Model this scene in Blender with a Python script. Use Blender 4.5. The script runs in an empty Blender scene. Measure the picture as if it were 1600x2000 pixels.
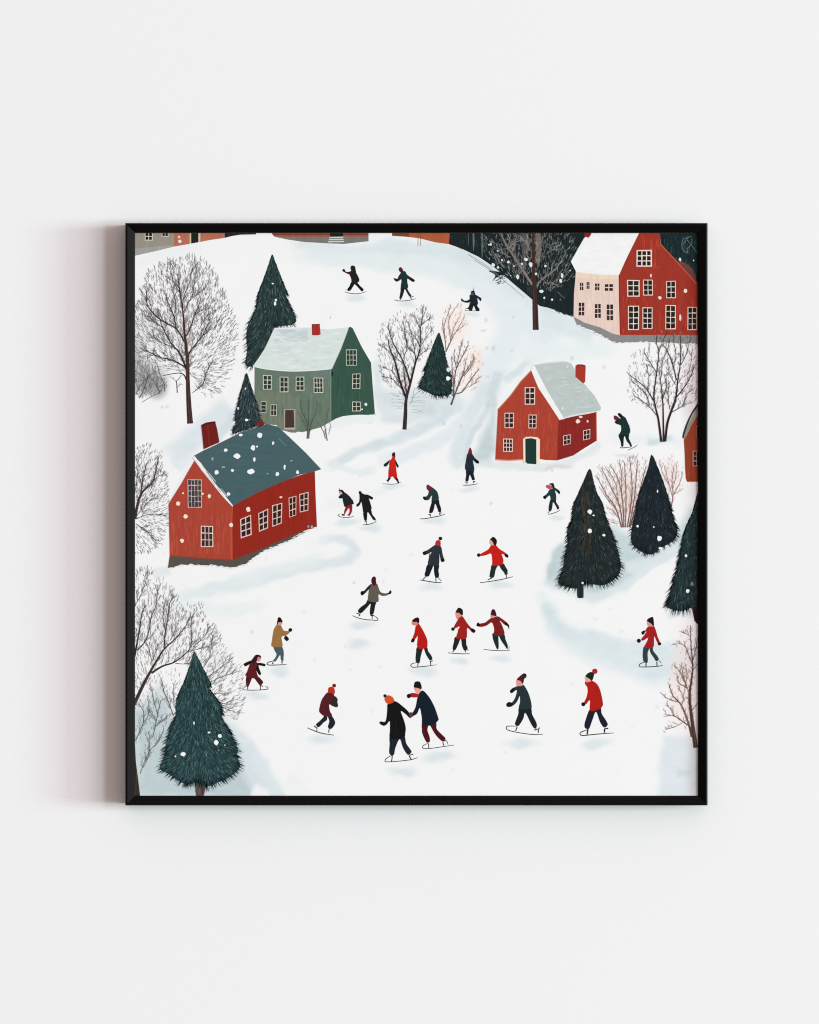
import bpy, math, random
import numpy as np

random.seed(7)
S = bpy.context.scene
COL = S.collection
PX = 0.0005                    # one photo pixel = half a millimetre (the frame is 57 cm wide)
ZC = 1.5                       # height of the picture's centre above the floor
DEPTH = 0.020                  # frame depth off the wall
PRINT_D = DEPTH - 0.0044       # the print lies a little below the front of the frame
LSTEP, SSTEP = 5e-5, 1.5e-5    # ink layers on the paper

def X(px): return (px - 800.0) * PX
def Zh(py): return (1000.0 - py) * PX + ZC

def lin(c):
    c = c / 255.0
    return c / 12.92 if c <= 0.04045 else ((c + 0.055) / 1.055) ** 2.4
GAIN = 1.09
def alb(rgb):
    return tuple(min(0.93, lin(v) / GAIN) for v in rgb) + (1.0,)

# ------------------------------------------------------------------ materials
def new_mat(name):
    m = bpy.data.materials.new(name); m.use_nodes = True
    nt = m.node_tree
    return m, nt, nt.nodes['Principled BSDF']

def ink_mat(name, scale, stretch, amount, rough=0.9, spec=0.08):
    m, nt, b = new_mat(name)
    N, L = nt.nodes, nt.links
    at = N.new('ShaderNodeAttribute'); at.attribute_name = 'Col'
    tc = N.new('ShaderNodeTexCoord')
    mp = N.new('ShaderNodeMapping'); mp.inputs['Scale'].default_value = stretch
    no = N.new('ShaderNodeTexNoise'); no.inputs['Scale'].default_value = scale
    no.inputs['Detail'].default_value = 4.0; no.inputs['Roughness'].default_value = 0.6
    mr = N.new('ShaderNodeMapRange')
    mr.inputs['From Min'].default_value = 0.25; mr.inputs['From Max'].default_value = 0.75
    mr.inputs['To Min'].default_value = 1 - amount; mr.inputs['To Max'].default_value = 1 + amount
    mx = N.new('ShaderNodeVectorMath'); mx.operation = 'SCALE'
    L.new(tc.outputs['Object'], mp.inputs['Vector']); L.new(mp.outputs['Vector'], no.inputs['Vector'])
    L.new(no.outputs['Fac'], mr.inputs['Value'])
    L.new(at.outputs['Color'], mx.inputs[0]); L.new(mr.outputs['Result'], mx.inputs['Scale'])
    L.new(mx.outputs['Vector'], b.inputs['Base Color'])
    b.inputs['Roughness'].default_value = rough
    b.inputs['Specular IOR Level'].default_value = spec
    return m

M_PAPER = ink_mat('printed_paper', 40, (1, 1, 1), 0.008)
M_INK = ink_mat('printed_ink', 500, (1, 1, 1), 0.16)
M_WALLPAINT = ink_mat('gouache_wall', 160, (2.2, 1, 0.35), 0.10)
M_ROOF = ink_mat('gouache_roof', 110, (0.6, 1, 1.6), 0.05)
M_FUR = ink_mat('needle_ink', 260, (1, 1, 0.6), 0.30)
M_LINE = ink_mat('line_ink', 200, (1, 1, 1), 0.10)

m, nt, b = new_mat('white_plaster')
no = nt.nodes.new('ShaderNodeTexNoise'); no.inputs['Scale'].default_value = 1.5; no.inputs['Detail'].default_value = 3
tc = nt.nodes.new('ShaderNodeTexCoord'); nt.links.new(tc.outputs['Object'], no.inputs['Vector'])
rp = nt.nodes.new('ShaderNodeValToRGB')
rp.color_ramp.elements[0].color = (0.821, 0.821, 0.821, 1); rp.color_ramp.elements[1].color = (0.824, 0.824, 0.824, 1)
nt.links.new(no.outputs['Fac'], rp.inputs['Fac']); nt.links.new(rp.outputs['Color'], b.inputs['Base Color'])
b.inputs['Roughness'].default_value = 0.95; b.inputs['Specular IOR Level'].default_value = 0.0
M_PLASTER = m

m, nt, b = new_mat('black_satin_frame')
no = nt.nodes.new('ShaderNodeTexNoise'); no.inputs['Scale'].default_value = 60; no.inputs['Detail'].default_value = 5
tc = nt.nodes.new('ShaderNodeTexCoord'); nt.links.new(tc.outputs['Object'], no.inputs['Vector'])
mr = nt.nodes.new('ShaderNodeMapRange')
mr.inputs['To Min'].default_value = 0.40; mr.inputs['To Max'].default_value = 0.50
nt.links.new(no.outputs['Fac'], mr.inputs['Value']); nt.links.new(mr.outputs['Result'], b.inputs['Roughness'])
b.inputs['Base Color'].default_value = (0.0012, 0.0008, 0.0009, 1)
b.inputs['Specular IOR Level'].default_value = 0.11
M_FRAME = m

m, nt, b = new_mat('brown_backing_board')
no = nt.nodes.new('ShaderNodeTexNoise'); no.inputs['Scale'].default_value = 90
rp = nt.nodes.new('ShaderNodeValToRGB')
rp.color_ramp.elements[0].color = (0.16, 0.10, 0.06, 1); rp.color_ramp.elements[1].color = (0.22, 0.15, 0.09, 1)
nt.links.new(no.outputs['Fac'], rp.inputs['Fac']); nt.links.new(rp.outputs['Color'], b.inputs['Base Color'])
b.inputs['Roughness'].default_value = 0.9
M_BOARD = m

# ------------------------------------------------------------------ drawing helpers (all in photo pixels)
def R(x0, y0, f):
    """points read in an enlargement of the photo -> photo pixels"""
    def g(*pts): return [(x0 + x * f, y0 + y * f) for x, y in pts]
    g.f = f
    g.o = (x0, y0)
    return g

def crom(pts, closed=True, n=4):
    P = len(pts); out = []
    if P < 3: return list(pts)
    rng = range(P) if closed else range(P - 1)
    for i in rng:
        p1, p2 = pts[i], pts[(i + 1) % P]
        p0 = pts[i - 1] if (closed or i > 0) else p1
        p3 = pts[(i + 2) % P] if (closed or i + 2 < P) else p2
        for k in range(n):
            t = k / n; t2 = t * t; t3 = t2 * t
            out.append(tuple(0.5 * ((2 * p1[j]) + (-p0[j] + p2[j]) * t + (2 * p0[j] - 5 * p1[j] + 4 * p2[j] - p3[j]) * t2
                                    + (-p0[j] + 3 * p1[j] - 3 * p2[j] + p3[j]) * t3) for j in (0, 1)))
    if not closed: out.append(pts[-1])
    return out

def inside(p, poly):
    x, y = p; c = False; j = len(poly) - 1
    for i in range(len(poly)):
        xi, yi = poly[i]; xj, yj = poly[j]
        if (yi > y) != (yj > y) and x < (xj - xi) * (y - yi) / (yj - yi) + xi: c = not c
        j = i
    return c

PL, PR, PT, PB = 262.5, 1367.5, 454.5, 1557.0      # the paper's edges
def clampx(x): return min(max(x, PL), PR)
def clampy(y): return min(max(y, PT), PB)

class Ink:
    def __init__(s): s.v = []; s.f = []; s.c = []; s.k = 0; s.slots = [[] for _ in range(8)]
    def slot(s, pts, w):
        b_ = (min(p[0] for p in pts) - w, min(p[1] for p in pts) - w, max(p[0] for p in pts) + w, max(p[1] for p in pts) + w)
        for k, l in enumerate(s.slots):
            if all(b_[2] < q[0] or b_[0] > q[2] or b_[3] < q[1] or b_[1] > q[3] for q in l):
                l.append(b_); return 1.5e-6 * (k + 1)
        return None
    def poly(s, pts, rgb, smooth=True, dz=0.0, n=4):
        if smooth: pts = crom(pts, True, n)
        i = len(s.v)
        for (x, y) in pts:
            s.v.append((clampx(x), clampy(y), dz)); s.c.append(rgb)
        s.f.append(list(range(i, i + len(pts))))
        return s
    def dot(s, x, y, r, rgb, ry=None, dz=0.0, n=10, wob=0.12):
        ry = ry or r
        return s.poly([(x + math.cos(a * 2 * math.pi / n) * r * random.uniform(1 - wob, 1 + wob),
                        y + math.sin(a * 2 * math.pi / n) * ry * random.uniform(1 - wob, 1 + wob)) for a in range(n)], rgb, True, dz, 2)
    def stroke(s, pts, w, rgb, smooth=True, dz=None, n=5, rgb2=None):
        """tapered brush stroke; w = one width, or one per point"""
        if any(not (PL - 3 < x < PR + 3 and PT - 3 < y < PB + 3) for x, y in pts): 
            pts = [(clampx(x), clampy(y)) for x, y in pts]
        ws = list(w) if isinstance(w, (list, tuple)) else [w] * len(pts)
        if len(ws) == 2 and len(pts) > 2:
            ws = [ws[0] + (ws[1] - ws[0]) * k / (len(pts) - 1) for k in range(len(pts))]
        q = [(x, y) for x, y in pts]
        if smooth and len(q) > 2:
            d = crom(q, False, n); m = len(d)
            ww = [np.interp(k / (m - 1) * (len(ws) - 1), range(len(ws)), ws) for k in range(m)]
        else: d, ww = q, ws
        if dz is None:
            s.k += 1; dz = (s.k % 9) * 4e-7
        i0 = len(s.v); m = len(d)
        for k in range(m):
            a = d[max(k - 1, 0)]; b_ = d[min(k + 1, m - 1)]
            tx, ty = b_[0] - a[0], b_[1] - a[1]; l = math.hypot(tx, ty) or 1
            nx, ny = -ty / l, tx / l; h = ww[k] / 2
            col = rgb if rgb2 is None else tuple(rgb[j] + (rgb2[j] - rgb[j]) * k / (m - 1) for j in range(3))
            for sg in (1, -1):
                s.v.append((clampx(d[k][0] + nx * h * sg), clampy(d[k][1] + ny * h * sg), dz)); s.c.append(col)
        for k in range(m - 1):
            a = i0 + 2 * k
            s.f.append([a, a + 1, a + 3, a + 2])
        return s
    def quad_window(s, tl, tr, br, bl, nc, nr, frame, pane, bar=0.12, edge=0.10):
        s.poly([tl, tr, br, bl], frame, False)
        def pt(u, v):
            a = (tl[0] + (tr[0] - tl[0]) * u, tl[1] + (tr[1] - tl[1]) * u)
            b_ = (bl[0] + (br[0] - bl[0]) * u, bl[1] + (br[1] - bl[1]) * u)
            return (a[0] + (b_[0] - a[0]) * v, a[1] + (b_[1] - a[1]) * v)
        w = math.hypot(tr[0] - tl[0], tr[1] - tl[1]); h = math.hypot(bl[0] - tl[0], bl[1] - tl[1])
        eu, ev = edge, edge * w / h
        bu, bv = bar, bar * w / h
        cw = (1 - 2 * eu - (nc - 1) * bu) / nc; ch = (1 - 2 * ev - (nr - 1) * bv) / nr
        for i in range(nc):
            for j in range(nr):
                u = eu + i * (cw + bu); v = ev + j * (ch + bv)
                jt = lambda: random.uniform(-0.012, 0.012)
                p = tuple(min(255, max(0, c + random.randint(-9, 9))) for c in pane)
                s.poly([pt(u + jt(), v + jt()), pt(u + cw + jt(), v + jt()), pt(u + cw + jt(), v + ch + jt()), pt(u + jt(), v + ch + jt())], p, False, 3e-6)
        return s
    def build(s, name, mat, parent, layer=0, sub=0, label=None, kind=None):
        v = np.array(s.v)
        cx, by = (v[:, 0].min() + v[:, 0].max()) / 2, v[:, 1].max()
        base = PRINT_D + layer * LSTEP + sub * SSTEP
        me = bpy.data.meshes.new(name)
        vv = [((x - cx) * PX, -dz, (by - y) * PX) for x, y, dz in s.v]
        # every face wound so that it looks out of the wall
        ff = []
        for f in s.f:
            ar = 0
            for k in range(len(f)):
                a, b_ = vv[f[k]], vv[f[(k + 1) % len(f)]]
                ar += a[0] * b_[2] - b_[0] * a[2]
            ff.append(f if ar > 0 else f[::-1])
        me.from_pydata(vv, [], ff)
        at = me.color_attributes.new('Col', 'FLOAT_COLOR', 'POINT')
        cache = {}
        flat = np.array([cache.setdefault(c, alb(c)) for c in s.c], dtype=np.float32).ravel()
        at.data.foreach_set('color', flat)
        me.materials.append(mat); me.update()
        o = bpy.data.objects.new(name, me); COL.objects.link(o)
        wl = np.array([X(cx), -base, Zh(by)])
        if parent is not None:
            o.parent = parent; o.location = wl - WORLD[parent.name]
        else: o.location = wl
        WORLD[o.name] = wl
        if label: o['label'] = label
        if kind: o['kind'] = kind
        return o
WORLD = {}

# ------------------------------------------------------------------ wall and frame
def plain(name, verts, faces, mat, parent=None, loc=(0, 0, 0)):
    me = bpy.data.meshes.new(name); me.from_pydata(verts, [], faces); me.materials.append(mat); me.update()
    o = bpy.data.objects.new(name, me); COL.objects.link(o)
    o.location = np.array(loc) - (WORLD[parent.name] if parent is not None else 0)
    if parent is not None: o.parent = parent
    WORLD[o.name] = np.array(loc, dtype=float)
    return o
W = 5.0
wall = plain('wall', [(-W, 0, -1.5), (W, 0, -1.5), (W, 0, 4), (-W, 0, 4), (-W, .12, -1.5), (W, .12, -1.5), (W, .12, 4), (-W, .12, 4)],
             [(0, 1, 2, 3), (5, 4, 7, 6), (1, 5, 6, 2), (4, 0, 3, 7), (3, 2, 6, 7), (4, 5, 1, 0)], M_PLASTER, None, (0, 0, 1.5))
wall['kind'] = 'structure'; wall['label'] = 'plain smooth white wall behind the framed picture'

FL, FR, FT, FB = 244.5, 1382.7, 435.2, 1573.5
pic = bpy.data.objects.new('framed_picture', None); COL.objects.link(pic)
pic.empty_display_size = 0.05
pic.location = (X((FL + FR) / 2), 0, Zh(FB)); WORLD[pic.name] = np.array(pic.location)
pic['label'] = 'square black-framed winter village ice skating print hung on the white wall'
pic['category'] = 'framed picture'

# rail profile: (distance inwards from the outer edge in px, height off the wall in m)
PROF = [(0.0, 0.0005), (0.0, DEPTH - 0.0016), (0.5, DEPTH - 0.0010), (1.3, DEPTH - 0.0003), (2.6, DEPTH), (4.5, DEPTH - 0.0001), (16.2, DEPTH - 0.0023),
        (17.6, DEPTH - 0.0026), (18.4, DEPTH - 0.0032), (18.6, DEPTH - 0.0060), (15.0, DEPTH - 0.0060), (15.0, 0.0005)]
def rail(a, b_, inw):
    """mitred rail from outer corner a to outer corner b_; inw = unit vector inwards (px)"""
    d = (b_[0] - a[0], b_[1] - a[1]); l = math.hypot(*d); t = (d[0] / l, d[1] / l)
    vs = []; n = len(PROF)
    gap = 0.03
    for (c, sg) in ((a, 1), (b_, -1)):
        for w, h in PROF:
            vs.append((c[0] + inw[0] * w + t[0] * (w + gap) * sg, c[1] + inw[1] * w + t[1] * (w + gap) * sg, h))
    mx, my = sum(v[0] for v in vs) / len(vs), max(v[1] for v in vs)
    vv = [((x - mx) * PX, -h, (my - y) * PX) for x, y, h in vs]
    fs = [(k, (k + 1) % n, n + (k + 1) % n, n + k) for k in range(n)] + [tuple(range(n - 1, -1, -1)), tuple(range(n, 2 * n))]
    o = plain('frame_rail', vv, fs, M_FRAME, pic, (X(mx), 0, Zh(my)))
    import bmesh
    bm = bmesh.new(); bm.from_mesh(o.data); bmesh.ops.recalc_face_normals(bm, faces=bm.faces); bm.to_mesh(o.data); bm.free()
    return o
TL, TR, BR, BL = (FL, FT), (FR, FT), (FR, FB), (FL, FB)
rail(TL, TR, (0, 1)); rail(TR, BR, (-1, 0)); rail(BR, BL, (0, -1)); rail(BL, TL, (1, 0))
x0, x1, z0, z1 = X(FL + 14.6), X(FR - 14.6), Zh(FB - 14.6), Zh(FT + 14.6)
bw, bh = (x1 - x0) / 2, z1 - z0
y0, y1 = -0.004, -(PRINT_D - 0.0006)
plain('backing_board', [(-bw, y0, 0), (bw, y0, 0), (bw, y0, bh), (-bw, y0, bh), (-bw, y1, 0), (bw, y1, 0), (bw, y1, bh), (-bw, y1, bh)],
      [(0, 3, 2, 1), (4, 5, 6, 7), (0, 1, 5, 4), (2, 3, 7, 6), (1, 2, 6, 5), (3, 0, 4, 7)], M_BOARD, pic, ((x0 + x1) / 2, 0, z0))

# ------------------------------------------------------------------ the printed sheet: snow with washes of pale blue
def sheet():
    st = 2.5
    nx, ny = int((PR - PL) / st) + 1, int((PB - PT) / st) + 1
    xs = np.linspace(PL, PR, nx); ys = np.linspace(PT, PB, ny)
    gx, gy = np.meshgrid(xs, ys)
    c = np.empty((ny, nx, 3)); c[:] = (245.5, 245.5, 245.5)
    rng = np.random.default_rng(3)
    # smooth waviness so that the washes have hand-painted edges
    wx = sum(a * np.sin(gx * fx + gy * fy + p) for a, fx, fy, p in
             [(3, .021, .013, .3), (2, .05, -.04, 1.7), (1.5, .11, .08, 4.0), (1.0, .19, -.15, 2.2)])
    wy = sum(a * np.sin(gx * fx + gy * fy + p) for a, fx, fy, p in
             [(3, .017, -.02, 2.3), (2, .045, .05, .4), (1.5, .09, -.12, 1.0), (1.0, .17, .2, 5.2)])
    hx, hy = gx + wx, gy + wy
    def put(al, rgb):
        for k in range(3): c[..., k] += (rgb[k] - c[..., k]) * al
    def seg_dist(pts):
        best = np.full(gx.shape, 1e9); par = np.zeros(gx.shape)
        for i in range(len(pts) - 1):
            (ax, ay), (bx, by) = pts[i], pts[i + 1]
            dx, dy = bx - ax, by - ay; L2 = dx * dx + dy * dy or 1
            t = np.clip(((hx - ax) * dx + (hy - ay) * dy) / L2, 0, 1)
            d = np.hypot(hx - ax - t * dx, hy - ay - t * dy)
            m_ = d < best; best = np.where(m_, d, best); par = np.where(m_, (i + t) / (len(pts) - 1), par)
        return best, par
    def wash(pts, w, rgb, op=1.0, soft=0.75, fade=True):
        pts = crom(pts, False, 4) if len(pts) > 2 else pts
        d, t = seg_dist(pts)
        a = np.clip((w - d) / (w * soft), 0, 1); a = a * a * (3 - 2 * a) * op
        if fade: a = a * np.clip(np.minimum(t, 1 - t) * 7 + 0.12, 0, 1)
        put(a, rgb)
    def blob(x, y, rx, ry, rgb, op=1.0, soft=0.8):
        d = np.hypot((hx - x) / rx, (hy - y) / ry)
        a = np.clip((1 - d) / soft, 0, 1); put(a * a * (3 - 2 * a) * op, rgb)
    def area(poly, rgb, op=1.0, soft=12):
        """filled wash with a soft edge"""
        px, py = zip(*poly); ins = np.zeros(gx.shape, bool); j = len(poly) - 1
        for i in range(len(poly)):
            with np.errstate(divide='ignore', invalid='ignore'):
                cr = ((py[i] > hy) != (py[j] > hy)) & (hx < (px[j] - px[i]) * (hy - py[i]) / ((py[j] - py[i]) or 1e-9) + px[i])
            ins ^= cr; j = i
        d, _ = seg_dist(list(poly) + [poly[0]])
        sd = np.where(ins, d, -d); a = np.clip(sd / soft * 0.5 + 0.5, 0, 1); put(a * a * (3 - 2 * a) * op, rgb)
    BL_, MI, DB = (225, 231, 241), (230, 238, 236), (199, 212, 218)
    # top slopes
    wash([(560, 474), (640, 486), (720, 492), (800, 496)], 20, (224, 232, 234), .8)
    wash([(610, 490), (700, 494), (790, 506), (880, 522), (950, 552)], 34, BL_, .75)
    wash([(720, 478), (820, 484), (880, 496), (930, 520)], 22, (220, 230, 236), .9)
    wash([(880, 488), (930, 508), (975, 545), (1015, 580), (1060, 606), (1118, 622)], 26, (214, 225, 231), .95)
    wash([(890, 520), (950, 555), (1000, 600), (1060, 640), (1110, 660)], 52, (228, 235, 243), .8)
    wash([(1050, 640), (1110, 640), (1170, 665)], 34, (220, 230, 236), .8)
    wash([(1010, 600), (990, 660), (965, 720), (945, 780)], 46, (229, 236, 244), .85)
    wash([(1070, 640), (1050, 690), (1030, 710)], 40, (230, 236, 245), .7)
    wash([(270, 520), (330, 490), (400, 478)], 18, (238, 241, 243), .7)
    # the road that winds down from the hill
    wash([(950, 740), (925, 800), (900, 860), (890, 890), (905, 905)], 24, (216, 226, 234), .8)
    area([(962, 770), (950, 830), (930, 880), (912, 902), (960, 905), (972, 880)], (196, 210, 218), .9, 14)
    wash([(975, 720), (962, 760), (955, 800)], 18, (206, 218, 226), .7)
    wash([(985, 745), (1010, 720), (1035, 702)], 12, (214, 224, 232), .8)
    wash([(735, 785), (790, 780), (850, 790), (905, 775)], 34, (216, 225, 233), .9)
    wash([(745, 812), (800, 815), (850, 800)], 18, (208, 218, 226), .6)
    wash([(900, 790), (850, 822), (780, 852), (700, 885), (640, 915)], 16, (216, 226, 234), .9)
    wash([(925, 800), (870, 850), (800, 880), (740, 905)], 22, (226, 233, 241), .8)
    wash([(640, 905), (690, 925), (740, 918)], 10, (228, 234, 240), .8)
    wash([(900, 905), (1000, 912), (1080, 912), (1150, 880), (1175, 862)], 12, (222, 228, 230), .7)
    wash([(1060, 918), (1120, 912)], 7, (214, 208, 204), .5)
    wash([(640, 830), (690, 815), (735, 808)], 16, (234, 239, 241), .8)
    wash([(735, 700), (742, 760), (748, 800)], 14, (222, 229, 235), .8)
    # snow round the houses on the left
    wash([(330, 900), (362, 868), (392, 842), (430, 812), (455, 795)], 34, (222, 230, 238), .95)
    wash([(345, 915), (372, 885)], 22, (228, 233, 241), .8)
    wash([(425, 860), (445, 830), (462, 800)], 15, (212, 222, 231), .8)
    wash([(620, 1052), (665, 1052), (692, 1068), (672, 1090), (600, 1112), (500, 1136), (400, 1152), (335, 1168)], 15, (222, 229, 239), .95)
    wash([(640, 1090), (540, 1118), (420, 1150), (340, 1162)], 22, (230, 237, 240), .8)
    wash([(330, 1112), (300, 1122)], 16, (222, 231, 229), .7)
    wash([(330, 1180), (430, 1190), (520, 1180)], 20, (235, 240, 240), .8)
    # drifts below the firs on the right
    area([(1070, 1105), (1082, 1080), (1108, 1060), (1150, 1060), (1200, 1030), (1232, 1046), (1270, 1058), (1320, 1040), (1345, 990), (1366, 1000),
          (1366, 1040), (1320, 1080), (1260, 1115), (1215, 1150), (1160, 1170), (1098, 1150), (1066, 1135)], (200, 214, 221), .95, 14)
    blob(1092, 1112, 30, 32, (196, 212, 217), .85)
    blob(1200, 1060, 40, 55, (206, 219, 226), .7)
    wash([(1222, 1110), (1270, 1100), (1330, 1060)], 18, (224, 232, 237), .8)
    wash([(1070, 1180), (1084, 1215), (1120, 1240), (1180, 1252), (1250, 1266), (1310, 1272), (1360, 1278)], 24, (220, 229, 237), .95)
    wash([(1068, 1178), (1080, 1208), (1105, 1228)], 13, (208, 220, 227), .8)
    wash([(1200, 1262), (1280, 1300), (1350, 1310)], 34, (231, 236, 244), .8)
    wash([(1180, 850), (1290, 862), (1340, 870)], 16, (236, 240, 242), .7)
    wash([(1262, 862), (1290, 866), (1320, 858)], 9, (210, 220, 232), .85)
    wash([(1300, 1200), (1366, 1205)], 12, (218, 226, 233), .9)
    area([(1060, 1160), (1074, 1180), (1108, 1222), (1170, 1250), (1250, 1262), (1370, 1266), (1370, 1300), (1290, 1335), (1200, 1312), (1120, 1278), (1074, 1232)], (221, 231, 238), .9, 22)
    wash([(1095, 1140), (1160, 1160), (1220, 1142), (1300, 1090), (1360, 1050)], 11, (222, 231, 236), .8)
    wash([(1068, 1130), (1080, 1090), (1108, 1062)], 9, (190, 206, 213), .7)
    wash([(905, 900), (912, 870), (935, 830), (958, 780)], 8, (205, 216, 224), .7)
    wash([(560, 500), (700, 505), (840, 520), (930, 560)], 26, (231, 238, 241), .8)
    wash([(1000, 690), (1100, 690), (1210, 680)], 26, (234, 240, 243), .8)
    wash([(640, 985), (700, 975), (760, 960)], 12, (238, 242, 243), .8)
    # corners
    area([(255, 1385), (285, 1365), (310, 1340), (345, 1400), (440, 1410), (470, 1440), (505, 1500), (545, 1565), (255, 1565)], (193, 207, 213), .97, 22)
    wash([(262, 1420), (268, 1480), (275, 1530)], 14, (206, 221, 216), .7)
    area([(448, 1420), (470, 1436), (520, 1490), (562, 1560), (500, 1562), (470, 1500)], (223, 231, 240), .85, 9)
    area([(495, 1528), (520, 1540), (530, 1562), (486, 1562)], (243, 243, 242), .95, 6)
    area([(1300, 1440), (1372, 1440), (1372, 1562), (1280, 1562)], (224, 230, 239), .9, 9)
    wash([(1322, 1510), (1350, 1514)], 14, (206, 217, 224), .5)
    wash([(1352, 1440), (1354, 1550)], 13, (212, 222, 214), .5)
    wash([(560, 1520), (600, 1560)], 22, (240, 243, 244), .8)
    # warm tints behind the brown shrubs, grey smudge of the thicket on the left
    blob(893, 632, 38, 52, (250, 231, 221), .6); blob(916, 720, 34, 62, (249, 234, 226), .55); blob(934, 700, 14, 34, (248, 222, 200), .45)
    blob(795, 745, 24, 26, (246, 232, 232), .8)
    blob(1225, 965, 44, 68, (233, 216, 209), .85); blob(1312, 930, 26, 52, (240, 226, 224), .8)
    blob(1335, 1330, 36, 150, (244, 226, 220), .65); blob(1352, 760, 30, 110, (236, 226, 232), .9); blob(1300, 800, 30, 60, (243, 234, 232), .6)
    blob(285, 735, 52, 46, (160, 160, 160), .85); blob(300, 755, 36, 30, (150, 150, 150), .7); blob(268, 690, 22, 40, (180, 180, 180), .8)
    blob(355, 650, 70, 90, (232, 232, 232), .6); blob(290, 640, 40, 60, (222, 222, 222), .6); blob(363, 660, 8, 36, (238, 214, 198), .7)
    blob(420, 1300, 45, 60, (232, 233, 234), .6); blob(320, 1220, 60, 80, (231, 231, 231), .6); blob(800, 690, 40, 60, (236, 237, 239), .6)
    blob(290, 960, 34, 90, (231, 231, 231), .6)
    # skaters' pale blue shadows on the ice, coloured into the sheet
    for x, y, rx, ry in [(693, 582, 22, 6), (792, 592, 22, 6), (1085, 1013, 14, 6), (922, 610, 16, 4), (766, 953, 20, 5), (918, 955, 20, 5), (680, 1020, 26, 7),
                         (722, 1032, 20, 6), (848, 1020, 24, 6), (845, 1148, 24, 8), (975, 1146, 26, 8), (708, 1222, 30, 8), (828, 1314, 26, 9),
                         (898, 1288, 22, 7), (975, 1286, 24, 7), (545, 1310, 22, 9), (500, 1362, 24, 8), (630, 1446, 32, 10), (785, 1504, 34, 9),
                         (856, 1478, 34, 10), (1020, 1452, 36, 10), (1165, 1452, 32, 10), (1272, 1316, 24, 9), (1218, 884, 18, 4), (700, 1262, 28, 10)]:
        blob(x, y, rx * 1.35, ry * 1.7, (220, 228, 236), .85)
    for _ in range(60):
        x, y = rng.uniform(300, 1340), rng.uniform(560, 1540)
        blob(x, y, rng.uniform(3, 6), rng.uniform(3, 6), (222, 225, 226), .55)
    for x, y in [(950, 621), (943, 643), (1003, 620), (947, 678), (962, 678), (996, 681), (943, 708), (950, 730), (1080, 1120), (1080, 923), (1183, 722), (312, 790), (322, 788), (316, 884), (864, 825), (898, 837), (690, 1138), (495, 1232), (960, 980), (1120, 700)]:
        blob(x, y, 5, 5, (205, 208, 210), .7)
    c = 245.5 - (245.5 - c) * 1.04
    bl = np.clip(c[..., 2] - c[..., 1], 0, 99); c[..., 2] -= bl * .42; c[..., 1] += bl * .12
    # brush grain of the gouache
    grain = rng.normal(0, 1, (ny, nx)); k = np.ones(9) / 9
    grain = np.apply_along_axis(lambda r: np.convolve(r, k, 'same'), 1, grain)
    grain = np.apply_along_axis(lambda r: np.convolve(r, np.ones(4) / 4, 'same'), 0, grain)
    tint = np.clip((245.5 - c[..., 0]) / 40, 0, 1)
    c += (grain * (1.0 + tint * 9.0))[..., None]
    c = np.clip(c, 0, 248) / 255.0
    l = np.where(c <= 0.04045, c / 12.92, ((c + 0.055) / 1.055) ** 2.4) / GAIN
    cx, by = (PL + PR) / 2, PB
    co = np.stack([(gx - cx) * PX, np.zeros_like(gx), (by - gy) * PX], -1).reshape(-1, 3)
    idx = np.arange(nx * ny).reshape(ny, nx)
    q = np.stack([idx[1:, :-1], idx[1:, 1:], idx[:-1, 1:], idx[:-1, :-1]], -1).reshape(-1, 4)
    me = bpy.data.meshes.new('printed_sheet')
    me.vertices.add(len(co)); me.vertices.foreach_set('co', co.ravel())
    me.loops.add(q.size); me.loops.foreach_set('vertex_index', q.ravel())
    me.polygons.add(len(q)); me.polygons.foreach_set('loop_start', np.arange(0, q.size, 4))
    me.update(calc_edges=True)
    at = me.color_attributes.new('Col', 'FLOAT_COLOR', 'POINT')
    at.data.foreach_set('color', np.concatenate([l.reshape(-1, 3), np.ones((nx * ny, 1))], 1).astype(np.float32).ravel())
    me.materials.append(M_PAPER)
    o = bpy.data.objects.new('printed_sheet', me); COL.objects.link(o)
    o.parent = pic; wl = np.array([X(cx), -PRINT_D, Zh(by)]); o.location = wl - WORLD[pic.name]; WORLD[o.name] = wl
    o['label'] = 'printed paper of white snow and ice with pale blue drifts'
sheet()

FLECKS = Ink()
SNOWF = (243, 246, 246)
def flecks(g, lst, rgb=SNOWF):
    for t in lst:
        x, y, r = t[:3]; ry = t[3] if len(t) > 3 else r
        (px, py), = g((x, y)); FLECKS.dot(px, py, r * g.f * .98, rgb, ry * g.f * .98, wob=.22)

exec_parts = []
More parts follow.
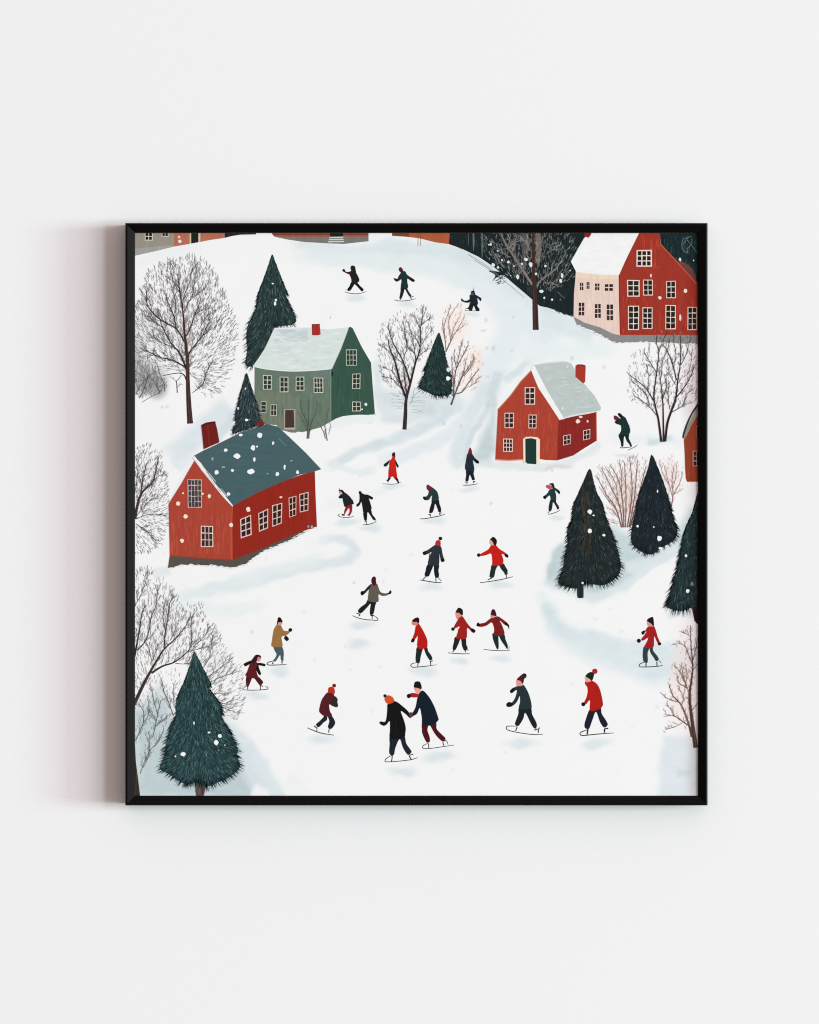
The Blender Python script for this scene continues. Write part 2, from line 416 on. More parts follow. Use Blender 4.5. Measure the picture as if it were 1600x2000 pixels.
# ------------------------------------------------------------------ trees
def fur_fill(ink, outline, base, dark, light, n, ln, w, axis, edge_n, edge_len, flow_out=0.55, lightshare=.35):
    ox = [p[0] for p in outline]; oy = [p[1] for p in outline]; mx_ = axis[0]
    outline = [((axis[0] + (axis[1] - axis[0]) * (y - min(oy)) / (max(oy) - min(oy))) * .055 + x * .945, y - (y - min(oy)) * .018) for x, y in outline]
    poly = crom(outline, True, 3)
    ink.poly(poly, base, False)
    xs = [p[0] for p in poly]; ys = [p[1] for p in poly]
    top, bot = min(ys), max(ys)
    def flow(x, y):
        t = (y - top) / (bot - top)
        ax = axis[0] + (axis[1] - axis[0]) * t
        dx = (x - ax) / (0.30 * (bot - top))
        a = max(-1.2, min(1.2, dx * 1.2 * (0.6 + flow_out * t)))
        a += random.gauss(0, 0.16)
        return math.sin(a), math.cos(a)
    k = 0; tries = 0
    while k < n and tries < n * 8:
        tries += 1
        x, y = random.uniform(min(xs), max(xs)), random.uniform(top, bot)
        if not inside((x, y), poly): continue
        k += 1
        dx, dy = flow(x, y); l = ln * random.uniform(.5, 1.3)
        r_ = random.random()
        col = light if r_ < lightshare * .35 else (tuple((a + b_) / 2 for a, b_ in zip(light, base)) if r_ < lightshare else dark)
        col = tuple(int(v) for v in col)
        mx = (x + dx * l * .5 + random.uniform(-.4, .4) * w, y + dy * l * .5)
        e = (x + dx * l, y + dy * l)
        if not inside(e, poly): continue
        ww = w * (.62 if col != tuple(int(v) for v in dark) else 1.0)
        ink.stroke([(x, y), mx, e], [ww * .5, ww, ww * .15], col, False, dz=1e-6 + random.random() * 6e-6)
    # needles that stick out past the outline
    per = [0.0]
    for i in range(len(poly)):
        a, b_ = poly[i], poly[(i + 1) % len(poly)]; per.append(per[-1] + math.hypot(b_[0] - a[0], b_[1] - a[1]))
    cxm = sum(xs) / len(xs)
    for _ in range(edge_n):
        d = random.uniform(0, per[-1]); i = max(j for j in range(len(per)) if per[j] <= d) % len(poly)
        a, b_ = poly[i], poly[(i + 1) % len(poly)]; t = random.random()
        x, y = a[0] + (b_[0] - a[0]) * t, a[1] + (b_[1] - a[1]) * t
        tx, ty = b_[0] - a[0], b_[1] - a[1]; tl = math.hypot(tx, ty) or 1
        nx, ny = ty / tl, -tx / tl
        if inside((x + nx, y + ny), poly): nx, ny = -nx, -ny
        fx, fy = flow(x, y)
        tt = (y - top) / (bot - top)
        dx, dy = fx * .95 + nx * .42, fy * .95 + ny * .30 + .20
        dl = math.hypot(dx, dy) or 1; dx, dy = dx / dl, dy / dl
        l = edge_len * random.uniform(.45, 1.2) * min(1, 0.12 + tt * 1.5)
        ink.stroke([(x - dx * l * .6, y - dy * l * .6), (x + dx * l * .1, y + dy * l * .1), (x + dx * l * .62, y + dy * l * .62)],
                   [w * 1.3, w * 1.0, .10], dark if random.random() < .6 else base, False, dz=5e-7)

def conifer(g, outline, base, dark, light, n, layer, label, ln=9, w=1.0, edge=170, elen=9, trunk=None, trunk_rgb=(60, 50, 45), fl=(), extra=None, share=.35):
    n = int(n * 1.7); ln *= 1.15; elen *= 1.45; edge = int(edge * 1.25); light = tuple(a * .80 + b_ * .20 for a, b_ in zip(light, base))
    ink = Ink(); o_ = g(*outline)
    xs = [p[0] for p in o_]; ys = [p[1] for p in o_]
    ti = ys.index(min(ys)); bx = (min(xs) + max(xs)) / 2
    fur_fill(ink, o_, base, dark, light, n, ln, w, (o_[ti][0], bx), edge, elen, lightshare=share)
    if extra: extra(ink, g)
    t = ink.build('painted_fir_tree', M_FUR, pic, layer, 0, label)
    if trunk:
        k = Ink(); p = g(*trunk); k.poly(p, trunk_rgb, True, 0, 3)
        for _ in range(10):
            xx = random.uniform(min(q[0] for q in p) + 1, max(q[0] for q in p) - 1)
            yy = [q[1] for q in p]
            k.stroke([(xx, min(yy) + 3), (xx + random.uniform(-.6, .6), max(yy) - 2)], .7, tuple(max(0, c - 22) if random.random() < .6 else c + 18 for c in trunk_rgb), False, dz=2e-6)
        k.build('trunk', M_INK, t, layer, -1 if trunk_rgb[0] > 80 else 1)
    flecks(g, fl)
    return t

def side_twigs(ink, pts, env, rgb, length, w, depth, gap, up=0.35, spread=(13, 32)):
    d = crom(pts, False, 6) if len(pts) > 2 else pts
    acc = random.uniform(0, gap); side = random.choice((-1, 1)); tot = sum(math.hypot(d[i + 1][0] - d[i][0], d[i + 1][1] - d[i][1]) for i in range(len(d) - 1))
    run = 0
    for i in range(len(d) - 1):
        sx, sy = d[i + 1][0] - d[i][0], d[i + 1][1] - d[i][1]; l = math.hypot(sx, sy)
        if l < 1e-6: continue
        run += l; acc += l
        if acc < gap or run < tot * .12: continue
        acc = random.uniform(-.2, .2) * gap; side = -side
        a = math.atan2(sy, sx) + side * math.radians(random.uniform(*spread))
        L = length * random.uniform(.55, 1.15) * (1 - .45 * run / tot)
        x, y = d[i + 1]; q = [(x, y)]
        steps = 4
        for _ in range(steps):
            a += random.gauss(0, .06)
            # lean towards the sky
            ta = -math.pi / 2; da = (ta - a + math.pi) % (2 * math.pi) - math.pi; a += da * up * .25
            x += math.cos(a) * L / steps; y += math.sin(a) * L / steps
            if not inside((x, y), env): break
            q.append((x, y))
        if len(q) < 3: continue
        ink.stroke(q, [w, w * .4], rgb, True, n=2)
        if depth > 0:
            side_twigs(ink, q, env, rgb, length * .52, max(.45, w * .62), depth - 1, gap * .62, up, spread)

def dashes(ink, env, root, rgb, n, ln, w, up=.35, hollow=0.0):
    xs = [p[0] for p in env]; ys = [p[1] for p in env]; k = 0
    cx, cy = sum(xs) / len(xs), sum(ys) / len(ys)
    for _ in range(n * 6):
        if k >= n: break
        x, y = random.uniform(min(xs), max(xs)), random.uniform(min(ys), max(ys))
        if not inside((x, y), env): continue
        if random.random() < hollow and math.hypot((x - cx) / (max(xs) - min(xs)), (y - cy) / (max(ys) - min(ys))) < .27: continue
        k += 1
        a = math.atan2(y - root[1], x - root[0]); da = (-math.pi / 2 - a + math.pi) % (2 * math.pi) - math.pi
        a += da * up + random.gauss(0, .22)
        l = ln * random.uniform(.5, 1.3)
        b_ = a + random.choice((-1, 1)) * random.uniform(.3, .6)
        k_ = random.randint(4, 84); c_ = tuple(min(255, v + k_) for v in rgb)
        e = (x + math.cos(a) * l, y + math.sin(a) * l); m_ = (x + math.cos(a) * l * .5, y + math.sin(a) * l * .5)
        ink.stroke([(x, y), (m_[0] + random.uniform(-.6, .6), m_[1]), e], [w, w * .9, w * .3], c_, False)
        if random.random() < .5:
            ink.stroke([m_, (m_[0] + math.cos(b_) * l * .5, m_[1] + math.sin(b_) * l * .5)], [w * .8, w * .3], c_, False)

def bare_tree(limbs, env, rgb, twig_rgb, layer, label, twig=16, gap=7, tw=.9, depth=2, dash=0, dash_len=10, root=None, up=.35, name='painted_bare_tree', hollow=0, dash_w=.7, trunk_n=1, limb_rgb=None):
    """limbs: (points in photo px, widths); the first trunk_n are the trunk"""
    tr = Ink(); br = Ink()
    for k, (p, w) in enumerate(limbs):
        tgt = tr if k < trunk_n else br
        if k >= trunk_n: w = [max(.7, v * 1.22) if max(w) > 1.6 else v for v in w]
        tgt.stroke(p, w, (limb_rgb or rgb) if k >= trunk_n else rgb, True, n=5)
        if k < trunk_n and max(w) > 5:      # bark streaks
            for _ in range(6):
                off = random.uniform(-.28, .28)
                bo = random.choice((-18, 22))
                tgt.stroke([(x + off * ww, y) for (x, y), ww in zip(p, list(w) if len(w) == len(p) else np.interp(range(len(p)), (0, len(p) - 1), w))][:max(2, len(p) // 2)],
                           [.9, .4], tuple(max(0, min(255, c + bo)) for c in rgb), True, dz=2e-6 + random.random() * 2e-6)
        side_twigs(br, p, env, tuple(min(255, v + 28) for v in twig_rgb), twig, tw * .72, depth, gap, up + .1)
    if dash: dashes(br, env, root, twig_rgb, dash, dash_len, dash_w, up, hollow)
    t = br.build(name, M_LINE, pic, layer, 0, label)
    tr.build('trunk', M_LINE, t, layer, 1)
    return t

T1, T2, T3, T4, T5 = R(260, 450, .15), R(460, 450, .1875), R(720, 450, .1875), R(920, 450, .15), R(1100, 450, .175)
M1, M2, M3, M4, M5 = R(260, 660, .15), R(440, 610, .2), R(730, 590, .15), R(940, 680, .175), R(1180, 640, .15)
L1, L2, L3 = R(260, 800, .2375), R(260, 1090, .1875), R(260, 1240, .2)
R1, R2 = R(1060, 880, .19375), R(1160, 1160, .2)

# ------------------------------------------------------------------ houses
def part(fn, name, mat, parent, layer, sub, label=None):
    i = Ink(); fn(i); return i.build(name, mat, parent, layer, sub, label)
def windows(parent, g, lst, frame, pane, layer, bar=.068, edge=.078, sub=2):
    for t in lst:
        i = Ink()
        if isinstance(t[0], (int, float)):
            x0, y0, x1, y1, nc, nr = t
            q = g((x0, y0), (x1, y0 + random.uniform(-4, 4)), (x1 + random.uniform(-3, 3), y1), (x0 + random.uniform(-3, 3), y1))
        else:
            q = g(*t[:4]); nc, nr = t[4:]
        i.quad_window(*q, nc, nr, frame, pane, bar, edge)
        i.build('window', M_INK, parent, layer, sub)
def brush(i, g, box, rgb, n, w, vertical=True, spread=26, length=(60, 160), clip=None, cols=None):
    """loose dry-brush strokes, kept inside clip"""
    x0, y0, x1, y1 = box
    for _ in range(n):
        x, y = random.uniform(x0, x1), random.uniform(y0, y1); l = random.uniform(*length)
        d = random.randint(-spread, spread) // 2
        c = tuple(max(0, min(255, v + d + random.randint(-3, 3))) for v in (random.choice(cols) if cols else rgb))
        if vertical: q = ((x, y), (x + random.uniform(-3, 3), min(y1, y + l) * .5 + y * .5), (x + random.uniform(-6, 6), min(y1, y + l)))
        else: q = ((x, y), (min(x1, x + l) * .5 + x * .5, y + random.uniform(-6, 6)), (min(x1, x + l), y + random.uniform(-10, 10)))
        if clip and not all(inside(p, clip) for p in q): continue
        p = g(*q); z = i.slot(p, w * .7)
        if z is None: continue
        i.stroke(p, [w * .3, w, w * .3], c, False, dz=z)

def snowlick(i, g, pts, n):
    for _ in range(n):
        k = random.uniform(0, len(pts) - 1.001); a = int(k); t = k - a
        x, y = pts[a][0] + (pts[a + 1][0] - pts[a][0]) * t, pts[a][1] + (pts[a + 1][1] - pts[a][1]) * t
        q = g((x - 25, y + random.uniform(-6, 6)), (x, y + random.uniform(-12, 4)), (x + 25, y + random.uniform(-6, 6)))
        z = i.slot(q, 1.0)
        if z is not None: i.stroke(q, [.4, 1.9, .4], (238, 240, 240), True, dz=z)
# slivers of houses along the top edge
h = part(lambda i: i.poly(T1((10, 20), (520, 20), (520, 205), (300, 262), (10, 325)), (152, 146, 134), False)
         .poly(T1((10, 235), (330, 200), (460, 185), (520, 190), (520, 206), (300, 262), (10, 325)), (160, 161, 154), False, 2e-6), 'painted_house', M_WALLPAINT, pic, 1, 0,
         'sliver of a grey painted house in the top left corner of the print')
windows(h, T1, [(148, 20, 250, 125, 2, 2), (370, 8, 455, 75, 2, 1)], (232, 224, 214), (36, 28, 24), 1)
h = part(lambda i: i.poly(T1((522, 20), (1185, 20), (1185, 93), (1000, 118), (870, 145), (740, 168), (522, 206)), (182, 110, 88), False), 'painted_house', M_WALLPAINT, pic, 1, 1,
         'sliver of a salmon pink painted house with a dark door at the top edge')
part(lambda i: i.poly(T1((733, 20), (872, 20), (872, 142), (733, 168)), (214, 196, 165), False).poly(T1((752, 20), (846, 20), (846, 148), (752, 164)), (24, 36, 33), False, 3e-6), 'door', M_INK, h, 1, 2)
FLECKS.dot(349, 462, 2.6, (240, 222, 200)); FLECKS.dot(350.5, 470.5, 3.4, (244, 230, 212)); 
part(lambda i: i.poly(T1((1187, 20), (1600, 20), (1600, 46), (1400, 50), (1290, 66), (1187, 92)), (34, 40, 38), False), 'painted_strip', M_INK, pic, 1, 0, 'dark strip between two painted houses at the top edge, its thin end a painted frame shadow')  # dark print; the thin right end paints in the frame's shadow
h = part(lambda i: i.poly(T2((375, 10), (1386, 10), (1386, 62), (960, 66), (600, 70), (400, 58)), (158, 92, 74), False)
         .poly(T2((375, 28), (1386, 28), (1386, 44), (400, 46)), (128, 62, 54), False, 2e-6), 'painted_house', M_WALLPAINT, pic, 1, 0, 'sliver of a brick painted house with stone steps at the top edge')
part(lambda i: i.poly(T2((400, 57), (600, 68), (960, 66), (1386, 62), (1386, 108), (1260, 122), (1130, 136), (960, 130), (720, 116), (540, 90), (420, 64)), (122, 120, 117), False), 'plinth', M_WALLPAINT, h, 1, 1)
def steps(i):
    i.poly(T2((985, 20), (1118, 20), (1118, 60), (985, 62)), (28, 32, 30), False)
    for k, (a, b_, y) in enumerate([(980, 1120, 62), (974, 1124, 84), (966, 1130, 106)]):
        i.poly(T2((a, y), (b_, y - 2), (b_ + 3, y + 12), (a - 4, y + 14)), (206, 212, 207), False, 1e-6)
        i.poly(T2((a - 2, y + 14), (b_ + 2, y + 12), (b_ + 4, y + 20), (a - 6, y + 22)), (96, 104, 100), False, 2e-6)
part(steps, 'steps', M_INK, h, 1, 2)
h = part(lambda i: i.poly(T3((245, 10), (856, 10), (836, 138), (700, 120), (540, 80), (400, 62), (245, 52)), (176, 92, 58), False)
         .poly(T3((245, 10), (420, 10), (420, 62), (245, 52)), (130, 66, 50), False, 2e-6), 'painted_house', M_WALLPAINT, pic, 1, 0, 'sliver of an orange painted house beside the dark wood at the top edge')
part(lambda i: i.stroke(T3((516, 20), (516, 160)), .8, (130, 70, 55)).stroke(T3((541, 20), (541, 155)), .8, (130, 70, 55)), 'drainpipe', M_LINE, h, 1, 1)

# dark wood on the hill, one mass of trees behind the tall bare tree
def wood(i):
    pts = [(879, 450), (877, 476), (889, 480), (907, 487), (936, 501), (960, 517), (982, 534), (1001, 551), (1020, 567), (1040, 584), (1055, 597), (1070, 600), (1092, 607),
           (1110, 614), (1124, 617), (1128, 540), (1118, 505), (1145, 460), (1146, 450)]
    i.poly(pts, (26, 37, 41), False)
    for _ in range(420):
        x, y = random.uniform(880, 1122), random.uniform(456, 612)
        if not inside((x, y), pts) or not inside((x, y + 14), pts): continue
        near = math.exp(-((x - 1045) / 45) ** 2 - ((y - 510) / 50) ** 2)
        v = random.random() * .35 + near * .9
        c = tuple(int(a + (b_ - a) * min(1, v) * .8) for a, b_ in zip((28, 42, 42), (128, 126, 122)))
        l = random.uniform(8, 20)
        i.stroke([(x, y), (x + random.uniform(-3, 3), y + l)], [random.uniform(.5, 1.6), .3], c, False, dz=1e-6 + random.random() * 2e-6)
    for x, y1, w, c in [(925, 489, 3.6, (104, 112, 110)), (942, 503, 4.6, (82, 92, 92)), (915, 480, 1.4, (92, 98, 92)), (1052, 520, 11, (112, 104, 94)), (1024, 525, 9, (84, 82, 82)), (1030, 500, 6, (104, 100, 100)), (1005, 520, 5, (70, 74, 72))]:
        i.stroke([(x, 455), (x + .5, (455 + y1) / 2), (x, y1)], [w * .8, w, w * .2], c, True, dz=3.5e-6)
    i.poly([(955, 528), (975, 530), (1000, 538), (1005, 545), (985, 537), (972, 540), (962, 549), (968, 537)], (30, 40, 42), True, 1e-6)
    for _ in range(26):
        x = random.uniform(972, 992); y = random.uniform(536, 552)
        i.stroke([(x, y), (x - random.uniform(3, 8), y + random.uniform(1, 4))], [1.3, .3], (30, 40, 42), False)
    for p in [[(918, 492), (955, 515), (985, 540)], [(930, 503), (960, 522), (1000, 553), (1028, 577)]]:
        i.stroke([(x - 3, y + 4) for x, y in p], [1.0, .5], (120, 132, 136), True, dz=2e-6)
    for _ in range(50):
        x = random.uniform(1085, 1122); y = 604 + (x - 1085) * .33 + random.uniform(-2, 2)
        i.stroke([(x, y), (x + random.uniform(2, 7), y + random.uniform(1, 5))], [1.2, .3], (30, 42, 46), False)
part(wood, 'painted_wood', M_INK, pic, 1, 2, 'dark teal wood of trees on the hill beside the pink and red house')
def wood2(i):
    i.poly(T5((1085, 10), (1560, 10), (1560, 640), (1490, 590), (1300, 360), (1100, 170)), (24, 42, 45), False)
    for _ in range(160):
        x, y = random.uniform(1110, 1520), random.uniform(40, 520)
        if (y - 170) > (x - 1100) * 1.05: continue
        c = tuple(random.choice([(40, 66, 68), (14, 26, 30), (30, 58, 58), (62, 78, 78)]))
        i.stroke(T5((x, y), (x + random.uniform(-10, 10), y + random.uniform(40, 110))), [1.2, .3], c, False, dz=1e-6 + random.random() * 2e-6)
    for p in [[(1440, 60), (1350, 90), (1330, 160), (1350, 220), (1400, 250)], [(1400, 250), (1390, 200), (1440, 150), (1440, 80)], [(1370, 80), (1430, 150), (1480, 215)], [(1480, 220), (1530, 280)], [(1340, 160), (1370, 110), (1420, 60)]]:
        i.stroke(T5(*p), .8, (120, 140, 138), True, dz=4e-6)
    i.poly(T5((1290, 350), (1380, 365), (1450, 430), (1480, 520), (1495, 590)), (112, 66, 60), True, 3e-6)
part(wood2, 'painted_wood', M_INK, pic, 1, 2, 'dark teal wood in the top right corner behind the red gable')
flecks(T5, [(1310, 320, 15, 20), (1462, 330, 9)], (220, 228, 228))

# pink and red manor, top right
def walls(i):
    i.poly(T5((148, 445), (380, 478), (636, 482), (632, 700), (644, 1168), (560, 1152), (420, 1082), (250, 1032), (120, 962), (125, 700)), (231, 206, 194), False)
    i.poly(T5((152, 455), (380, 486), (630, 490), (628, 540), (380, 540), (148, 520)), (238, 214, 193), False, 1e-6)
    i.poly(T5((852, 10), (1085, 10), (1095, 150), (1300, 370), (1495, 590), (1560, 640), (1560, 1170), (1060, 1167), (640, 1168), (626, 700), (624, 490)), (159, 53, 41), False, 1e-6)
    brush(i, T5, (660, 480, 1500, 1150), (166, 60, 47), 150, 2.2)
    brush(i, T5, (880, 40, 1080, 420), (176, 66, 44), 40, 2.0)
    i.stroke(T5((1090, 150), (1300, 372), (1495, 592)), [2.6, 2.0], (188, 88, 56), False, dz=5e-6)
    i.stroke(T5((640, 1166), (1060, 1168), (1540, 1166)), 1.8, (196, 84, 56), False, dz=5e-6)
    i.stroke(T5((630, 492), (632, 800), (642, 1160)), 1.8, (138, 34, 28), False, dz=5e-6)
    brush(i, T5, (160, 560, 620, 960), (234, 208, 197), 50, 2.4, spread=12)
h = part(walls, 'painted_house', M_WALLPAINT, pic, 2, 0, 'large painted house with red gable, pink side and white roof, top right')
part(lambda i: i.poly(T5((236, 84), (300, 10), (852, 10), (740, 240), (628, 494), (380, 488), (150, 458), (90, 345), (150, 235)), (244, 244, 244), False), 'roof', M_ROOF, h, 2, 1)
part(lambda i: i.poly(T5((240, 62), (290, 78), (316, 40), (320, 10), (238, 10)), (140, 34, 26), False), 'chimney', M_WALLPAINT, h, 2, 2)
part(lambda i: i.poly(T5((120, 960), (250, 1030), (420, 1080), (560, 1150), (640, 1167), (1060, 1167), (1560, 1168), (1560, 1268), (1060, 1246), (800, 1244), (600, 1256), (480, 1200), (330, 1125), (160, 1052)), (140, 138, 136), False), 'plinth', M_WALLPAINT, h, 2, 2)
part(lambda i: snowlick(i, T5, [(160, 1056), (330, 1128), (480, 1204), (600, 1260), (800, 1248), (1060, 1250), (1500, 1272)], 46), 'snow', M_INK, h, 2, 3)
windows(h, T5, [(825, 215, 995, 400, 3, 3), (718, 548, 858, 735, 2, 3), (897, 545, 1005, 722, 2, 3), (1155, 562, 1262, 752, 2, 3), (728, 838, 852, 1108, 2, 4),
                (890, 855, 1002, 1095, 2, 4), (1148, 828, 1262, 1100, 2, 4), (1395, 850, 1500, 1108, 2, 4)], (238, 222, 207), (42, 32, 32), 2)
windows(h, T5, [(190, 576, 230, 665, 2, 2), (264, 572, 300, 650, 2, 2), (358, 586, 412, 665, 2, 2), (466, 592, 564, 675, 2, 2), (175, 802, 244, 948, 2, 3), (356, 816, 427, 975, 2, 3), (488, 818, 564, 1004, 2, 3)],
        (238, 216, 204), (58, 40, 38), 2, .10, .04)
flecks(T5, [(1085, 748, 20), (1370, 670, 22), (1312, 970, 12, 40), (985, 500, 9, 22)], (243, 224, 212))

# tall bare tree in front of the wood
tenv = [(935, 454), (1120, 454), (1130, 500), (1125, 540), (1100, 560), (1060, 575), (1040, 560), (990, 540), (950, 505)]
def tlimb(w, *p): return (T4(*p), w)
bare_tree([tlimb([11.5, 10.5, 8, 6.5, 6, 5.5, 5], (848, 1292), (840, 1000), (830, 750), (822, 560), (815, 350), (812, 180), (815, 20)),
           tlimb([4.2, 3.2, 2.4, 1.4], (800, 700), (650, 470), (520, 270), (420, 100), (395, 20)), tlimb([2.2, 1.8, 1.5, .8], (860, 725), (930, 630), (1080, 520), (1180, 390), (1245, 260)),
           tlimb([1.8, 1.2], (775, 260), (720, 150), (600, 40)), tlimb([1.4, .8], (540, 290), (555, 250), (560, 200)), tlimb([1.6, .8], (520, 345), (450, 310), (370, 230)),
           tlimb([1.2, .7], (860, 190), (920, 130), (970, 45)), tlimb([1.4, .7], (510, 220), (560, 160), (640, 125), (700, 130)), tlimb([1.2, .7], (390, 240), (480, 230), (510, 215)),
           tlimb([1.2, .7], (480, 105), (530, 140), (590, 120)), tlimb([1.0, .6], (980, 150), (1040, 185), (1120, 150)), tlimb([1.0, .6], (1000, 210), (1060, 240), (1120, 245)),
           tlimb([1.1, .6], (960, 680), (1050, 680), (1110, 700), (1130, 640)), tlimb([1.0, .6], (1130, 790), (1180, 845), (1230, 880)), tlimb([1.0, .6], (270, 230), (340, 360), (430, 460))],
          tenv, (66, 42, 39), (104, 104, 100), 2, 'tall bare tree with a reddish brown trunk in front of the dark wood', twig=15, gap=5.5, tw=.8, depth=2, dash=520, dash_len=8, root=(1043, 600), up=.2, dash_w=.6, limb_rgb=(134, 120, 112))
flecks(T4, [(258, 178, 14, 17), (350, 262, 12), (408, 380, 13), (490, 408, 18), (290, 445, 22), (355, 478, 16), (560, 460, 12), (720, 373, 24), (780, 440, 24, 28), (972, 460, 16), (1190, 585, 15, 34),
            (1172, 652, 18, 24), (920, 788, 26, 22), (958, 873, 14), (1060, 897, 15), (1165, 900, 5), (665, 430, 14), (850, 560, 16), (612, 600, 20, 30), (235, 180, 10), (1295, 520, 9), (520, 585, 7)], (226, 234, 230))

# fir behind the green house
conifer(T2, [(380, 250), (410, 310), (470, 460), (520, 590), (560, 680), (535, 690), (600, 830), (650, 945), (600, 990), (520, 1005), (420, 1020), (400, 1090), (320, 1240), (250, 1330), (180, 1420), (150, 1440),
              (90, 1425), (85, 1380), (105, 1250), (95, 1150), (110, 1000), (190, 840), (215, 700), (262, 570), (310, 440), (350, 325)],
        (37, 57, 57), (26, 42, 44), (148, 166, 162), 620, 1, 'tall dark green fir tree behind the snowy roof of the green house', ln=8, w=.8, edge=230, elen=11, share=.4,
        fl=[(388, 551, 12, 8), (420, 722, 12, 12), (411, 760, 13, 22), (1000, 905, 8, 14)])
# green house
def gwalls(i):
    i.poly(M2((285, 530), (400, 545), (620, 560), (850, 560), (1036, 540), (1034, 1064), (930, 1122), (760, 1168), (560, 1152), (500, 1100), (284, 1080)), (103, 120, 106), False)
    i.poly(M2((300, 780), (700, 830), (720, 1150), (560, 1150), (500, 1100), (300, 1060)), (116, 125, 110), True, 1e-6)
    i.poly(M2((840, 575), (1030, 560), (1028, 640), (860, 640)), (108, 124, 118), True, 1e-6)
    brush(i, M2, (300, 600, 1020, 1060), (106, 124, 106), 110, 2.4, spread=20)
    i.poly(M2((1222, 138), (1245, 152), (1330, 330), (1424, 490), (1440, 720), (1462, 990), (1400, 1000), (1280, 997), (1150, 1012), (1080, 1036), (1030, 1066), (1030, 552), (1120, 360), (1196, 150)), (56, 86, 73), False, 1e-6)
    brush(i, M2, (1050, 560, 1430, 990), (58, 88, 74), 60, 2.6, spread=16)
    i.stroke(M2((1032, 560), (1030, 800), (1031, 1060)), 1.6, (128, 150, 136), False, dz=5e-6)
    i.stroke(M2((1200, 160), (1130, 350), (1040, 548)), [1.2, 1.6], (176, 198, 186), False, dz=5e-6)
    i.stroke(M2((1150, 1010), (1280, 996), (1475, 996)), [.6, 1.2, .4], (44, 66, 58), True, dz=5e-6)
h = part(gwalls, 'painted_house', M_WALLPAINT, pic, 2, 0, 'green painted house with a snowy roof and a brown door')
def groof(i):
    i.poly(M2((478, 150), (640, 148), (800, 142), (1000, 166), (1206, 144), (1135, 330), (1036, 552), (850, 568), (620, 573), (400, 553), (264, 526), (320, 450), (385, 350)), (216, 226, 222), False)
    rp = [(478, 150), (640, 148), (800, 142), (1000, 166), (1200, 144), (1130, 330), (1032, 545), (850, 562), (620, 566), (400, 546), (275, 520), (325, 450), (390, 350)]
    brush(i, M2, (470, 160, 800, 275), None, 46, 4.5, False, 6, (70, 170), rp, [(203, 213, 218), (197, 208, 216), (208, 218, 219)])
    brush(i, M2, (400, 320, 640, 385), None, 22, 4, False, 4, (60, 150), rp, [(207, 217, 222), (211, 220, 222)])
    brush(i, M2, (320, 160, 1180, 545), None, 90, 4, False, 4, (50, 150), rp, [(221, 231, 227), (210, 221, 217), (224, 232, 230)])
    i.stroke(M2((290, 530), (400, 552), (620, 571), (850, 566), (1034, 550)), [1.2, 1.8, 1.2], (232, 238, 236), True, dz=4e-6)
    i.stroke(M2((480, 152), (640, 150), (820, 146)), [1, 2, 1], (238, 242, 242), True, dz=4e-6)
part(groof, 'roof', M_ROOF, h, 2, 1)
part(lambda i: i.poly(M2((846, 113), (922, 112), (931, 212), (905, 222), (848, 220)), (176, 46, 42), False).stroke(M2((850, 117), (850, 218)), 1.6, (136, 32, 30), False, 2e-6).stroke(M2((848, 116), (924, 114)), 1.6, (120, 34, 32), False, 2e-6).stroke(M2((890, 120), (892, 216)), 1.2, (150, 38, 34), False, 2e-6), 'chimney', M_WALLPAINT, h, 2, 2)
part(lambda i: i.poly(M2((572, 945), (684, 945), (684, 1146), (572, 1142)), (168, 163, 147), False).poly(M2((584, 953), (668, 953), (674, 1124), (582, 1126)), (72, 55, 50), False, 2e-6).stroke(M2((582, 1134), (676, 1130)), 1.4, (196, 186, 168), False, 3e-6), 'door', M_INK, h, 2, 2)
windows(h, M2, [(366, 610, 452, 752, 2, 3), (530, 627, 615, 778, 2, 3), (688, 628, 770, 762, 2, 3), (862, 635, 955, 785, 3, 3), (346, 870, 400, 980, 1, 3), (443, 898, 504, 1008, 2, 2),
                (1242, 598, 1320, 745, 2, 3), (1240, 870, 1322, 965, 2, 2)], (214, 217, 200), (50, 56, 48), 2)
windows(h, M2, [(1178, 360, 1284, 518, 3, 3)], (190, 200, 190), (44, 54, 48), 2, .05, .06)
flecks(M2, [(1373, 897, 13, 15), (1335, 945, 11, 7)], (226, 236, 230))
# leafless shrubs before the green house
bare_tree([(M2((800, 1232), (805, 1150), (790, 1050), (745, 960), (735, 850)), [2.4, 1.8, 1.2, .7]), (M2((815, 1232), (825, 1140), (850, 1050), (890, 960), (900, 860)), [2.2, 1.6, 1.0, .6]),
           (M2((806, 1200), (812, 1050), (815, 930), (815, 850)), [1.8, 1.2, .8]), (M2((800, 1160), (760, 1060), (700, 960)), [1.2, .7])], M2((690, 840), (920, 840), (960, 960), (900, 1080), (830, 1240), (780, 1240), (720, 1060)),
          (74, 84, 72), (80, 94, 78), 3, 'small leafless shrub against the wall of the green house', twig=16, gap=6, tw=.9, depth=1, name='painted_shrub', trunk_n=2)
bare_tree([(M2((996, 1252), (985, 1180), (975, 1100), (1000, 1000), (1010, 930)), [2.0, 1.4, 1.0, .6]), (M2((978, 1230), (962, 1170), (935, 1120), (900, 1060)), [1.6, 1.1, .6]), (M2((1008, 1190), (1025, 1140), (1030, 1085)), [.8, .5])],
          M2((880, 930), (1050, 930), (1040, 1150), (1000, 1260), (930, 1160)), (92, 102, 90), (100, 112, 98), 3, 'thin leafless shrub at the corner of the green house', twig=11, gap=6, tw=.7, depth=1, name='painted_shrub', trunk_n=2)
